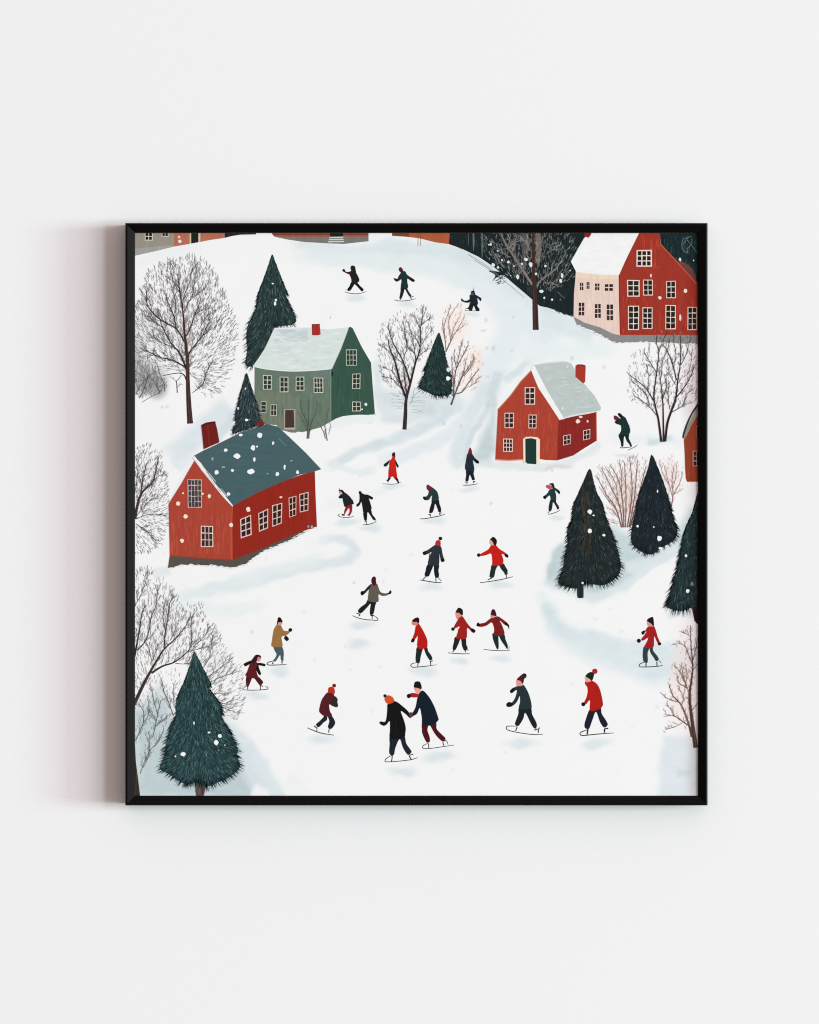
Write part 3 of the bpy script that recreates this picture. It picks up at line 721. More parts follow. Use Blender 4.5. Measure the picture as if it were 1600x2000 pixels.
# small fir between green house and red house
conifer(M2, [(205, 588), (240, 680), (282, 810), (322, 930), (345, 1040), (372, 1095), (310, 1125), (180, 1160), (55, 1195), (90, 1100), (82, 1020), (112, 900), (142, 780), (172, 680)],
        (40, 56, 60), (28, 40, 46), (140, 158, 164), 300, 3, 'small dark fir tree between the green house and the slate blue roof', ln=11, w=.8, edge=120, elen=8, fl=[(207, 1050, 18, 14), (125, 935, 9, 13), (195, 742, 6, 10), (234, 1045, 4)], share=.42)

# lower left red house with slate roof
def rwalls(i):
    i.poly(L1((508, 412), (560, 500), (660, 620), (818, 788), (822, 1242), (560, 1227), (300, 1207), (290, 775), (400, 600), (450, 510)), (172, 68, 52), False)
    i.poly(L1((812, 786), (1020, 680), (1200, 600), (1400, 530), (1494, 508), (1500, 700), (1512, 972), (1425, 988), (1200, 1088), (1020, 1168), (820, 1242)), (147, 40, 28), False, 1e-6)
    brush(i, L1, (310, 820, 800, 1190), (176, 73, 57), 130, 2.4, spread=24)
    brush(i, L1, (840, 800, 1480, 940), (150, 42, 30), 70, 2.6, spread=18)
    i.stroke(L1((815, 800), (806, 960), (808, 1238)), [1.5, 3.2, 2.0], (192, 82, 52), False, dz=5e-6)
h = part(rwalls, 'painted_house', M_WALLPAINT, pic, 4, 0, 'long red painted house with a slate blue roof on the left')
part(lambda i: i.poly(L1((300, 1200), (560, 1220), (820, 1236), (1020, 1160), (1200, 1080), (1425, 982), (1432, 1000), (1280, 1082), (1070, 1167), (980, 1227), (930, 1272), (830, 1302), (640, 1282), (440, 1277), (340, 1298), (285, 1302)), (86, 80, 73), False)
     .stroke(L1((300, 1208), (560, 1226), (812, 1240)), 2.0, (126, 66, 48), False, 2e-6), 'plinth', M_WALLPAINT, h, 4, 1)
def sroof(i):
    i.poly(L1((498, 380), (580, 335), (720, 270), (880, 190), (1000, 150), (1100, 118), (1190, 138), (1300, 240), (1420, 355), (1547, 490), (1480, 512), (1380, 532), (1200, 604), (1020, 684), (830, 786), (812, 784), (640, 562), (560, 440)), (71, 97, 101), False)
    brush(i, L1, (560, 150, 1480, 760), (73, 99, 103), 150, 3, False, 7, (60, 180), [(540, 385), (720, 285), (880, 205), (1000, 165), (1100, 132), (1180, 150), (1300, 255), (1510, 485), (1380, 520), (1200, 590), (1020, 670), (835, 770), (650, 560)])
    i.stroke(L1((496, 388), (560, 478), (660, 606), (740, 705), (818, 794)), [5.5, 5.0, 4.2, 4.8, 2.2], (242, 238, 240), True, dz=4e-6)
    for k in range(14):
        t = random.random() * .8
        p = L1((505 + 300 * t, 400 + 375 * t), (505 + 300 * (t + .18), 402 + 375 * (t + .18)))
        off = random.uniform(-2.4, 2.8)
        i.stroke([(x + off, y - off) for x, y in p], [.5, .9, ] , random.choice([(246, 244, 246), (206, 196, 200)]), False, dz=6e-6)
    for k in range(16):
        x = random.uniform(890, 1030)
        i.stroke(L1((x, 185 - (x - 890) * .28), (x + 50, 160 - (x - 890) * .28)), [.6, 1.8], (150, 168, 172), False, dz=5e-6)
    i.stroke(L1((1195, 235), (1260, 300)), .8, (130, 150, 152), False, dz=5e-6)
part(lambda i: i.stroke(L1((500, 385), (440, 500), (380, 605), (284, 775)), [3, 6.5, 6.5, 3], (243, 239, 241), True, dz=0), 'snow', M_PAPER, h, 0, 1)
part(lambda i: snowlick(i, L1, [(300, 1302), (440, 1282), (640, 1288), (830, 1306), (930, 1276), (1070, 1172), (1280, 1086), (1425, 1004), (1500, 980)], 60), 'snow', M_INK, h, 4, 3)
part(sroof, 'roof', M_ROOF, h, 4, 2)
part(lambda i: i.poly(L1((558, 126), (600, 105), (672, 94), (690, 160), (708, 268), (640, 298), (578, 326), (570, 230)), (112, 31, 29), False).poly(L1((558, 126), (600, 105), (672, 94), (678, 108), (610, 118), (566, 140)), (84, 24, 24), False, 2e-6)
     .stroke(L1((612, 130), (625, 300)), 3.0, (128, 40, 34), False, 2e-6), 'chimney', M_WALLPAINT, h, 4, 3)
part(lambda i: i.poly(L1((1000, 132), (1030, 95), (1048, 72), (1060, 78), (1078, 126)), (120, 38, 38), False), 'chimney', M_WALLPAINT, h, 4, 3)
windows(h, L1, [(445, 573, 562, 806, 4, 5)], (204, 190, 182), (72, 62, 64), 4, .035, .05)
windows(h, L1, [(555, 955, 655, 1130, 3, 3)], (236, 214, 200), (62, 44, 42), 4, .06, .07)
windows(h, L1, [((878, 902), (968, 864), (974, 1030), (884, 1060), 2, 3), ((1028, 852), (1110, 814), (1108, 975), (1034, 1006), 2, 3), ((1142, 787), (1226, 766), (1220, 936), (1144, 964), 2, 3),
                ((1278, 725), (1342, 708), (1340, 868), (1284, 888), 2, 3), ((1366, 695), (1443, 676), (1440, 830), (1370, 846), 2, 3)], (230, 198, 187), (48, 34, 34), 4, .085, .09)
flecks(L1, [(885, 208, 17, 11), (1042, 212, 20, 22), (760, 333, 15, 12), (853, 383, 26, 20), (985, 315, 18, 22), (1018, 303, 8), (1150, 275, 9, 14), (995, 408, 11, 18), (685, 515, 17, 17),
            (815, 500, 12, 13), (968, 510, 27, 24), (1245, 472, 9, 23), (1185, 530, 14, 18), (1352, 515, 12, 16), (783, 695, 15, 14)])
flecks(L1, [(650, 405, 9, 14), (740, 472, 15, 7), (1300, 420, 12, 5), (1105, 527, 8, 5), (1470, 965, 10, 14), (1440, 962, 7, 10)], (148, 170, 174))
flecks(L1, [(370, 773, 17, 19), (625, 712, 12, 17), (428, 880, 18, 18), (400, 1078, 15, 18), (805, 950, 17, 20), (945, 820, 19, 19), (1215, 720, 13, 9), (570, 692, 11, 8), (408, 688, 8)], (244, 228, 208))

# right red house
def cwalls(i):
    i.poly(M4((560, 243), (640, 440), (740, 580), (872, 788), (866, 860), (852, 1252), (720, 1247), (655, 1236), (470, 1238), (300, 1248), (160, 1242), (190, 680), (330, 520), (440, 370)), (172, 66, 50), False)
    i.poly(M4((866, 800), (1000, 768), (1180, 730), (1292, 705), (1296, 1030), (1160, 1112), (1030, 1197), (850, 1252)), (138, 40, 36), False, 1e-6)
    brush(i, M4, (200, 680, 850, 1180), (178, 70, 53), 130, 2.2, spread=20)
    brush(i, M4, (880, 800, 1280, 1020), (142, 42, 37), 50, 2.2, spread=16)
    i.stroke(M4((562, 248), (445, 372), (335, 522), (192, 682)), [1.6, 1.8], (206, 112, 78), False, dz=5e-6)
    i.stroke(M4((1288, 712), (1290, 1028)), 1.6, (206, 110, 92), False, dz=5e-6)
    i.stroke(M4((162, 1244), (300, 1252), (468, 1244)), 2.2, (222, 148, 130), False, dz=5e-6)
h = part(cwalls, 'painted_house', M_WALLPAINT, pic, 3, 0, 'red painted cottage with a pale green-grey roof and dark green door on the right')
def croof(i):
    i.poly(M4((580, 188), (700, 166), (920, 143), (1000, 156), (1060, 250), (1150, 392), (1270, 530), (1342, 660), (1335, 690), (1200, 712), (1000, 747), (918, 775), (866, 690), (760, 500), (660, 300)), (190, 201, 198), False)
    brush(i, M4, (620, 160, 1320, 740), None, 110, 3.6, False, 5, (40, 110), [(620, 190), (920, 155), (1000, 168), (1150, 400), (1270, 540), (1325, 660), (1180, 700), (960, 745), (880, 690), (770, 500), (670, 300)],
          [(195, 205, 203), (185, 197, 193), (200, 209, 207), (188, 199, 196)])
    i.poly(M4((562, 205), (598, 192), (690, 380), (770, 520), (870, 690), (922, 772), (880, 804), (740, 590), (640, 440), (562, 250)), (243, 244, 242), False, 4e-6)
    i.stroke(M4((585, 188), (750, 160), (920, 146), (1004, 160)), [1, 3, 2], (218, 228, 222), True, dz=5e-6)
    i.stroke(M4((900, 790), (1000, 758), (1200, 724), (1330, 694)), [3, 2.2, 2], (224, 231, 226), True, dz=5e-6)
part(croof, 'roof', M_ROOF, h, 3, 1)
part(lambda i: i.stroke(M4((572, 195), (440, 345), (330, 485), (178, 668)), [3, 8, 8, 4], (240, 244, 243), True, dz=0), 'snow', M_PAPER, h, 0, 1)
part(lambda i: i.poly(M4((1058, 196), (1080, 178), (1130, 178), (1166, 188), (1170, 210), (1164, 374), (1142, 392), (1054, 316)), (168, 58, 42), False).poly(M4((1058, 196), (1080, 178), (1130, 178), (1166, 188), (1164, 200), (1080, 194)), (136, 44, 36), False, 2e-6), 'chimney', M_WALLPAINT, h, 3, 2)
part(lambda i: i.poly(M4((470, 1012), (500, 990), (560, 986), (630, 994), (658, 1016), (655, 1294), (474, 1282)), (240, 226, 206), False).poly(M4((494, 1010), (560, 1003), (618, 1018), (618, 1295), (520, 1288), (496, 1270)), (30, 57, 52), False, 3e-6), 'door', M_INK, h, 3, 2)
windows(h, M4, [(488, 435, 605, 628, 2, 3), (262, 720, 366, 890, 2, 3), (532, 740, 620, 893, 2, 3), (247, 1008, 355, 1155, 3, 3), ((920, 975), (1000, 960), (1000, 1065), (920, 1085), 2, 2), ((1142, 918), (1221, 900), (1219, 1010), (1142, 1028), 2, 2)],
        (240, 214, 203), (56, 36, 38), 3)
flecks(M4, [(1082, 815, 26, 22), (1116, 765, 22, 14), (1190, 815, 12, 14)], (243, 224, 214))
flecks(M4, [(910, 668, 20, 16), (960, 205, 18, 12)], (212, 222, 217))

# sliver of the red house on the right edge
E = R(1330, 770, .09)
h = part(lambda i: (i.poly(E((78, 985), (100, 930), (150, 860), (230, 690), (330, 520), (440, 400), (440, 1896), (150, 1900), (120, 1830), (105, 1600), (95, 1300)), (148, 64, 40), False),
                    brush(i, E, (120, 900, 400, 1850), (152, 66, 42), 26, 2.2, length=(200, 500))), 'painted_house', M_WALLPAINT, pic, 3, 0, 'sliver of a red painted house cut off by the right edge of the print')
part(lambda i: i.poly(E((62, 960), (90, 850), (180, 630), (270, 450), (350, 300), (440, 200), (440, 410), (330, 520), (230, 690), (150, 870), (95, 965)), (150, 138, 128), False)
     .stroke(E((60, 950), (75, 850), (150, 630), (250, 420), (350, 265), (440, 150)), [2.6, 3.4, 3.4, 3.2, 4, 5], (42, 58, 58), True, 2e-6), 'roof', M_INK, h, 3, 1)
windows(h, E, [(350, 690, 440, 960, 1, 2), (270, 1225, 428, 1560, 2, 3)], (205, 178, 160), (52, 32, 30), 3)

# ------------------------------------------------------------------ bare trees and shrubs
def limb(g, w, *p): return (g(*p), w)
bare_tree([([(371, 827), (368.5, 790), (366.5, 745), (366, 705), (364, 687), (360, 650), (358, 620), (355, 595), (350, 565), (347, 535)], [11.5, 9.5, 7.5, 6.2, 5.6, 4.2, 3.2, 2.6, 1.8, 1]),
           limb(T1, [2.2, .8], (660, 1440), (560, 1280), (340, 1150), (200, 1000), (170, 880), (170, 790)), limb(T1, [1.8, .8], (560, 1280), (530, 1120), (490, 1020), (440, 910), (430, 860)),
           limb(T1, [3.0, .8], (690, 1800), (600, 1590), (500, 1480), (410, 1320), (370, 1230), (330, 1110)), limb(T1, [1.6, .7], (510, 1510), (400, 1470), (300, 1410), (250, 1355)),
           limb(T1, [2.2, .7], (690, 1370), (760, 1220), (800, 1090), (850, 970), (880, 880)), limb(T1, [1.6, .7], (645, 1020), (650, 900), (690, 770), (740, 640), (770, 480)),
           limb(T1, [1.6, .6], (665, 1070), (720, 930), (770, 840), (800, 640), (830, 470)), limb(T1, [1.1, .6], (770, 870), (860, 800), (940, 750)), limb(T1, [2.6, .9], (705, 1680), (740, 1570), (820, 1470), (900, 1370), (1010, 1280)),
           limb(T1, [1.5, .6], (900, 1370), (960, 1240), (1010, 1120)), limb(T1, [1.2, .6], (800, 1100), (880, 1040), (930, 1020)), limb(M1, [2.2, .9], (685, 382), (560, 310), (450, 270), (350, 250), (240, 200), (150, 150)),
           limb(M1, [2.0, .9], (690, 545), (660, 480), (600, 455), (500, 465), (380, 490)), limb(M1, [1.0, 1.6, .7], (770, 710), (840, 660), (910, 590), (950, 460), (1010, 330)), limb(T1, [1.3, .6], (380, 1260), (280, 1190), (190, 1110)),
           limb(T1, [1.4, .6], (600, 800), (520, 660), (490, 520), (485, 420)), limb(T1, [1.0, .5], (540, 1080), (550, 950), (530, 820), (480, 660)), limb(T1, [1.0, .5], (860, 1280), (930, 1150), (1000, 1040))],
          [(263, 600), (275, 565), (290, 532), (325, 508), (372, 500), (400, 510), (425, 545), (445, 590), (458, 620), (464, 640), (458, 690), (445, 730), (428, 768), (398, 770), (378, 760), (376, 735), (330, 722), (264, 694)],
          (66, 44, 42), (66, 66, 66), 2, 'big bare tree with a round crown of fine black twigs, upper left', twig=26, gap=6.5, tw=.95, depth=2, dash=1900, dash_len=9, root=(366, 720), up=.15, dash_w=.6, limb_rgb=(46, 40, 40))
bare_tree([limb(M1, [1.4, .7], (75, 780), (130, 680), (190, 490), (160, 440)), limb(M1, [1.2, .7], (350, 710), (290, 600), (210, 500)), limb(M1, [1.0, .6], (410, 700), (400, 590), (350, 480), (300, 310)), limb(M1, [1.0, .6], (110, 835), (240, 760), (350, 710)),
           limb(M1, [1.0, .6], (30, 740), (90, 620), (180, 520), (280, 430)), limb(M1, [1.0, .6], (70, 560), (150, 540), (200, 490)), limb(M1, [1.0, .6], (300, 640), (400, 610), (430, 570))], M1((20, 300), (250, 230), (330, 420), (440, 650), (340, 740), (110, 790), (20, 760)),
          (70, 70, 70), (84, 84, 84), 2, 'smoky grey thicket at the left edge below the big bare tree', twig=13, gap=5, tw=.7, depth=1, dash=260, dash_len=9, root=(290, 790), name='painted_shrub', dash_w=.6)
bare_tree([limb(M1, [1.8, 1.2], (572, 712), (568, 640), (560, 555)), limb(M1, [.8, .5], (562, 570), (520, 530), (480, 500)), limb(M1, [.8, .5], (562, 560), (600, 520), (620, 480)), limb(M1, [.8, .5], (575, 640), (610, 600), (640, 605))],
          M1((460, 480), (640, 480), (650, 610), (590, 720), (530, 640)), (52, 52, 52), (80, 80, 80), 2, 'tiny bare sapling left of the big tree trunk', twig=6, gap=3, tw=.6, depth=1, name='painted_sapling')
bare_tree([limb(L1, [6.5, 4, 2.4, 1.6, 1.0], (10, 900), (60, 700), (160, 590), (190, 470), (210, 385)), limb(L1, [2.4, 1.0], (60, 700), (80, 560), (110, 440)), limb(L1, [1.4, .8], (110, 650), (190, 560), (260, 520)), limb(L1, [1.2, .7], (15, 890), (120, 760), (240, 700)),
           limb(L1, [1.2, .7], (20, 900), (130, 860), (270, 870)), limb(L1, [1.2, .6], (20, 940), (110, 1000), (190, 1090)), limb(L1, [1.2, .6], (10, 700), (30, 560), (40, 420))],
          [(263, 878), (275, 870), (292, 868), (312, 890), (326, 930), (328, 985), (326, 1030), (312, 1060), (290, 1078), (264, 1082)], (60, 48, 46), (64, 62, 62), 2,
          'bare tree cut off by the left edge beside the long red house', twig=17, gap=5, tw=.8, depth=2, dash=700, dash_len=6, root=(258, 1010), up=.05, dash_w=.65)
# bottom left corner: big leaning tree, saplings, dark trunk
bare_tree([limb(L2, [7, 6, 4.6, 3.6, 2.6, 1.9, 1.4, .9], (0, 1540), (100, 1330), (180, 1180), (250, 1060), (330, 940), (430, 850), (540, 720), (590, 620)),
           limb(L2, [3.4, 2.8, 2.2, 1.8, 1.4, 1.2, 1.0, .8], (190, 1200), (300, 1130), (420, 1090), (520, 1020), (590, 940), (610, 830), (600, 700), (620, 600)), limb(L2, [2.2, .8], (320, 940), (330, 800), (350, 680), (380, 470), (430, 400)),
           limb(L2, [3.4, .8], (10, 1030), (40, 880), (70, 700), (90, 570), (130, 490)), limb(L2, [2.0, .7], (40, 960), (130, 860), (165, 730), (190, 600), (240, 480), (250, 330)), limb(L2, [1.4, .7], (440, 1100), (560, 1105), (620, 1070)), limb(L2, [1.3, .7], (620, 930), (720, 840), (770, 760), (775, 690)),
           limb(L2, [1.2, .6], (830, 1420), (900, 1410), (960, 1425)), limb(L2, [2.0, .7], (800, 1400), (870, 1480), (940, 1520), (1010, 1490)), limb(L2, [1.2, .6], (190, 1080), (170, 980), (140, 900)), limb(L2, [1.2, .6], (385, 860), (440, 740), (480, 620)),
           limb(L2, [1.2, .6], (200, 1080), (240, 960), (270, 880)), limb(L2, [1.0, .6], (15, 500), (80, 380), (130, 240), (150, 130)), limb(L2, [1.2, .6], (560, 980), (640, 960), (780, 920)), limb(L2, [1.2, .6], (700, 1300), (860, 1180), (1040, 1040)), limb(L2, [1.2, .6], (740, 1330), (920, 1240), (1110, 1180)),
           limb(L2, [1.2, .6], (880, 1520), (980, 1580), (1060, 1600)), limb(L2, [1.2, .6], (700, 1180), (790, 1040), (830, 800)), limb(L2, [1.0, .5], (330, 760), (310, 600), (330, 450))],
          [(263, 1120), (275, 1108), (295, 1112), (305, 1135), (318, 1130), (328, 1150), (340, 1142), (350, 1175), (375, 1180), (392, 1180), (405, 1215), (420, 1225), (435, 1262), (455, 1280), (470, 1305), (476, 1330), (478, 1360), (474, 1395), (455, 1412), (440, 1400), (400, 1360), (355, 1290), (310, 1300), (280, 1350), (263, 1390)],
          (58, 46, 44), (78, 76, 76), 2, 'large leaning bare tree behind the fir in the bottom left corner', twig=25, gap=7.5, tw=.9, depth=2, dash=1100, dash_len=8, root=(300, 1390), up=.25, dash_w=.6)
bare_tree([limb(L3, [1.2, .7], (65, 1360), (150, 1150), (240, 1050), (300, 920)), limb(L3, [1.4, .8], (190, 1000), (215, 890), (240, 760), (270, 640)), limb(L3, [1.0, .6], (220, 890), (280, 840), (340, 795)), limb(L3, [1.6, .8], (390, 790), (340, 650), (300, 560), (270, 430)),
           limb(L3, [1.4, .7], (20, 1035), (90, 880), (100, 760), (60, 680)), limb(L3, [1.0, .6], (95, 860), (140, 800), (150, 660)), limb(L3, [1.0, .6], (220, 850), (180, 780), (155, 740)), limb(L3, [1.0, .6], (410, 720), (390, 620), (400, 480)), limb(L3, [1.0, .6], (95, 1300), (150, 1180), (160, 980)), limb(L3, [1.0, .5], (235, 780), (200, 640), (160, 480))],
          L3((20, 560), (160, 460), (300, 330), (440, 340), (460, 500), (420, 700), (390, 800), (310, 950), (230, 1120), (60, 1370), (20, 1050)), (84, 84, 82), (92, 94, 92), 2, 'thin grey saplings left of the fir in the bottom left corner',
          twig=17, gap=6, tw=.75, depth=2, dash=150, dash_len=7, root=(300, 1560), name='painted_sapling', dash_w=.55, trunk_n=4)
part(lambda i: (i.poly(L3((0, 1090), (16, 1090), (24, 1250), (44, 1400), (66, 1590), (0, 1590)), (58, 46, 38), False), [i.stroke(L3((4 + k * 8, 1250 + k * 30), (10 + k * 9, 1570)), .8, (88, 74, 62) if k % 2 else (32, 26, 22), False, dz=2e-6) for k in range(5)]),
     'painted_trunk', M_LINE, pic, 3, 0, 'dark tree trunk cut off in the bottom left corner')
conifer(L3, [(595, 165), (625, 215), (680, 320), (750, 450), (768, 515), (740, 525), (800, 600), (865, 690), (890, 780), (880, 830), (960, 960), (1045, 1130), (1035, 1200), (1068, 1310), (980, 1400), (860, 1460), (720, 1510), (610, 1470), (530, 1490),
              (420, 1450), (340, 1390), (235, 1330), (275, 1220), (300, 1080), (345, 920), (400, 800), (400, 700), (440, 570), (490, 470), (530, 360), (572, 235)],
        (38, 66, 68), (24, 44, 48), (128, 158, 158), 1900, 4, 'big teal fir tree with a brown trunk in the bottom left corner', ln=9, w=.85, edge=420, elen=12, trunk=[(615, 1420), (697, 1420), (690, 1572), (614, 1572)], trunk_rgb=(90, 78, 70),
        fl=[(485, 1168, 24, 22), (410, 1190, 8), (808, 1055, 21, 25), (845, 990, 19, 19), (737, 957, 14, 9), (592, 865, 7, 15), (895, 1080, 6), (835, 1130, 5)], share=.42)

bare_tree([limb(M3, [8, 7, 5.4, 4.2, 3.2, 2.2, 1.5, 1.0, .7], (402, 1658), (415, 1450), (425, 1260), (480, 1050), (545, 790), (602, 620), (610, 350), (640, 180), (640, 60)), limb(M3, [3.4, 2.6, 2.0, 1.5, 1.0, .7], (478, 1060), (425, 880), (360, 720), (260, 540), (210, 400), (190, 300)),
           limb(M3, [3.6, 1.0], (420, 1240), (340, 1020), (280, 780), (210, 600), (190, 480)), limb(M3, [2.4, .9], (436, 1230), (405, 1000), (390, 840)), limb(M3, [1.7, .7], (550, 760), (530, 660), (450, 590), (410, 430), (390, 250)), limb(M3, [1.4, .7], (602, 580), (540, 450), (470, 400)), limb(M3, [1.3, .7], (395, 805), (280, 710), (170, 610), (60, 540)),
           limb(M3, [1.2, .6], (385, 740), (430, 600), (425, 450)), limb(M3, [1.2, .6], (540, 700), (520, 550), (490, 400), (450, 260)), limb(M3, [1.2, .6], (608, 360), (560, 240), (530, 180)), limb(M3, [1.2, .6], (620, 300), (700, 230), (750, 190)), limb(M3, [1.0, .6], (605, 600), (680, 450), (780, 360)), limb(M3, [1.0, .6], (590, 700), (660, 640), (730, 600)),
           limb(M3, [1.0, .6], (380, 1150), (260, 1010), (100, 960)), limb(M3, [1.0, .6], (360, 1090), (240, 900), (90, 840))],
          [(737, 672), (742, 640), (760, 622), (778, 610), (800, 612), (822, 594), (832, 596), (846, 615), (850, 640), (842, 680), (825, 706), (812, 706), (803, 750), (790, 790), (770, 770), (748, 745), (738, 710)],
          (44, 39, 39), (80, 78, 80), 2, 'bare black tree with a slender forked trunk in the middle', twig=17, gap=5.5, tw=.85, depth=2, dash=430, dash_len=7, root=(792, 790), up=.25, dash_w=.6, trunk_n=1)
bare_tree([limb(M3, [1.0, .6], (470, 1330), (530, 1220), (600, 1150)), limb(M3, [.9, .5], (500, 1290), (520, 1180), (540, 1110))] + [limb(M3, [.8, .4], (sx, y), (sx + dx * .33, y + random.uniform(-14, 14)), (sx + dx * .66, y + random.uniform(-14, 14)), (sx + dx, y + random.uniform(-14, 14)))
           for sx, dx, y in [(380, -150, 1310), (380, -160, 1350), (370, -120, 1380), (380, -180, 1270), (470, 200, 1310), (480, 180, 1350), (500, 190, 1290), (490, 150, 1400), (520, 130, 1430), (480, 240, 1240), (370, -190, 1190)]],
          M3((150, 1160), (360, 1160), (560, 1100), (720, 1220), (720, 1430), (520, 1470), (280, 1420)), (162, 168, 176), (170, 174, 182), 1, 'faint grey brushwood round the foot of the bare black tree', twig=7, gap=6, tw=.6, depth=0, name='painted_shrub', trunk_n=2)
bare_tree([limb(M3, [2.4, 1.2, .7], (940, 645), (1010, 500), (1060, 400), (1200, 280)), limb(M3, [1.5, .6], (942, 620), (930, 450), (920, 300), (970, 150), (1010, 20)), limb(M3, [1.2, .6], (1000, 500), (1040, 350), (1110, 200)), limb(M3, [1.2, .6], (1005, 480), (980, 300), (1000, 180), (1090, 40)), limb(M3, [1.0, .5], (935, 500), (900, 300), (910, 190)), limb(M3, [1.0, .5], (1050, 420), (1110, 330), (1180, 190))],
          [(862, 640), (868, 610), (880, 594), (900, 590), (914, 608), (914, 635), (890, 665), (872, 685)], (128, 96, 92), (168, 140, 134), 2, 'pinkish brown shrub behind the middle fir tree', twig=11, gap=4.5, tw=.75, depth=1, name='painted_shrub', dash=60, dash_len=6, root=(872, 690), dash_w=.5)
bare_tree([limb(M3, [3.6, 2.4, 1.8, 1.2, .7], (1010, 1335), (1060, 1200), (1130, 1020), (1200, 900), (1320, 720)), limb(M3, [2.0, .7], (1040, 1230), (1050, 1050), (1080, 860), (1160, 700), (1230, 560)), limb(M3, [1.2, .6], (1050, 1150), (1030, 900), (1015, 700)), limb(M3, [1.1, .6], (1080, 860), (1050, 700), (1060, 600)),
           limb(M3, [1.8, .7], (1080, 1190), (1160, 1160), (1250, 1030), (1370, 870)), limb(M3, [1.2, .6], (1090, 800), (1140, 560), (1160, 480)), limb(M3, [1.4, .6], (1120, 1040), (1180, 880), (1200, 760)), limb(M3, [1.2, .6], (1180, 960), (1280, 820), (1310, 700)), limb(M3, [1.0, .5], (1250, 1100), (1330, 1040), (1370, 980))],
          [(880, 700), (890, 675), (905, 660), (925, 668), (938, 700), (942, 735), (930, 760), (905, 772), (885, 765)], (92, 72, 68), (132, 108, 102), 3, 'brown vase-shaped shrub right of the middle fir tree', twig=13, gap=4.5, tw=.8, depth=1, name='painted_shrub', dash=90, dash_len=6, root=(884, 780), dash_w=.5)
conifer(M3, [(855, 392), (890, 500), (930, 640), (950, 760), (985, 870), (1030, 1000), (1030, 1130), (1010, 1215), (900, 1235), (790, 1230), (700, 1190), (595, 1140), (592, 1080), (640, 960), (662, 850), (720, 700), (780, 540), (820, 450)],
        (31, 54, 52), (20, 36, 37), (116, 142, 136), 420, 2, 'dark green fir tree among bare shrubs in the middle of the hill', ln=7, w=.75, edge=170, elen=9, fl=[(968, 990, 28, 26)], share=.36)
flecks(M3, [(972, 880, 24, 26)], (222, 230, 238))

bare_tree([limb(M5, [4.4, 3.8, 3.0, 2.6, 1.9, 1.5, 1.1, .9], (752, 1485), (715, 1200), (680, 1050), (655, 880), (690, 600), (720, 320), (690, 200), (692, 105)), limb(M5, [3.6, 2.6, 2.0, 1.4, .9], (782, 1485), (776, 1100), (770, 950), (745, 700), (722, 540)),
           limb(M5, [4.6, 4.4, 4.2, 3.4, 2.4, 1.6, 1.0], (802, 1480), (830, 1250), (880, 1090), (940, 920), (965, 700), (1000, 450), (1002, 105)), limb(M5, [1.9, .8], (665, 970), (600, 860), (540, 770), (440, 690), (340, 610)), limb(M5, [1.4, .7], (690, 1140), (600, 1030), (500, 950), (400, 880)), limb(M5, [1.6, .7], (600, 1010), (555, 870), (470, 780), (380, 700)),
           limb(M5, [1.5, .7], (690, 580), (620, 470), (560, 370), (520, 290)), limb(M5, [1.3, .7], (720, 320), (770, 170), (830, 55)), limb(M5, [2.0, .8], (950, 680), (900, 470), (830, 300), (780, 220)), limb(M5, [1.5, .7], (770, 930), (820, 750), (800, 640), (840, 580)), limb(M5, [1.4, .7], (755, 620), (770, 420), (830, 290), (870, 100)), limb(M5, [1.7, .7], (955, 900), (1080, 730), (1160, 570), (1170, 500)),
           limb(M5, [1.5, .7], (885, 1100), (1030, 1010), (1080, 880), (1140, 800)), limb(M5, [1.0, .5], (1030, 1010), (1180, 960)), limb(M5, [1.2, .6], (860, 1060), (840, 860), (860, 700)), limb(M5, [1.2, .6], (900, 480), (945, 370), (915, 180), (910, 90)), limb(M5, [1.2, .6], (1010, 480), (1080, 330), (1140, 90)), limb(M5, [1.0, .6], (940, 740), (860, 600), (830, 400)),
           limb(M5, [1.0, .6], (570, 830), (590, 650), (560, 480)), limb(M5, [1.0, .6], (595, 330), (592, 190)), limb(M5, [.9, .5], (1040, 640), (1110, 580), (1150, 380))],
          [(1226, 720), (1232, 690), (1248, 690), (1262, 680), (1280, 662), (1290, 648), (1350, 648), (1367, 668), (1367, 775), (1345, 795), (1310, 800), (1270, 800), (1245, 792), (1228, 780)],
          (48, 40, 40), (84, 80, 80), 4, 'bare tree with three dark stems in front of the large house on the right', twig=16, gap=7, tw=.8, depth=2, dash=520, dash_len=6, root=(1298, 860), up=.25, dash_w=.6, trunk_n=3)
bare_tree([limb(R1, [2.6, .8], (800, 775), (740, 580), (640, 430), (550, 260)), limb(R1, [2.4, .8], (812, 775), (780, 560), (700, 380), (600, 180)), limb(R1, [2.2, .8], (825, 775), (810, 500), (770, 300), (690, 150)), limb(R1, [2.2, .8], (840, 775), (845, 450), (830, 130)), limb(R1, [2.6, .8], (858, 775), (900, 500), (905, 300), (880, 60)),
           limb(R1, [2.2, .8], (875, 775), (930, 480), (950, 250), (960, 90)), limb(R1, [2.2, .8], (885, 775), (960, 500), (1010, 300), (1050, 150)), limb(R1, [1.3, .6], (745, 590), (650, 480), (570, 360)), limb(R1, [1.3, .6], (770, 560), (740, 330), (640, 170)), limb(R1, [1.2, .6], (800, 460), (800, 250), (780, 120)), limb(R1, [1.0, .5], (760, 735), (690, 720), (640, 700)), limb(R1, [1.0, .5], (780, 690), (700, 600), (650, 570))],
          [(1160, 925), (1170, 912), (1190, 905), (1215, 898), (1228, 888), (1250, 890), (1266, 905), (1268, 930), (1245, 990), (1228, 1032), (1212, 1032), (1185, 1018), (1180, 1000), (1192, 985)], (126, 92, 84), (150, 124, 118), 2,
          'dense reddish brown bush between the two dark fir trees', twig=15, gap=5, tw=.8, depth=1, dash=260, dash_len=8, root=(1222, 1040), up=.1, name='painted_shrub', trunk_n=7, dash_w=.6)
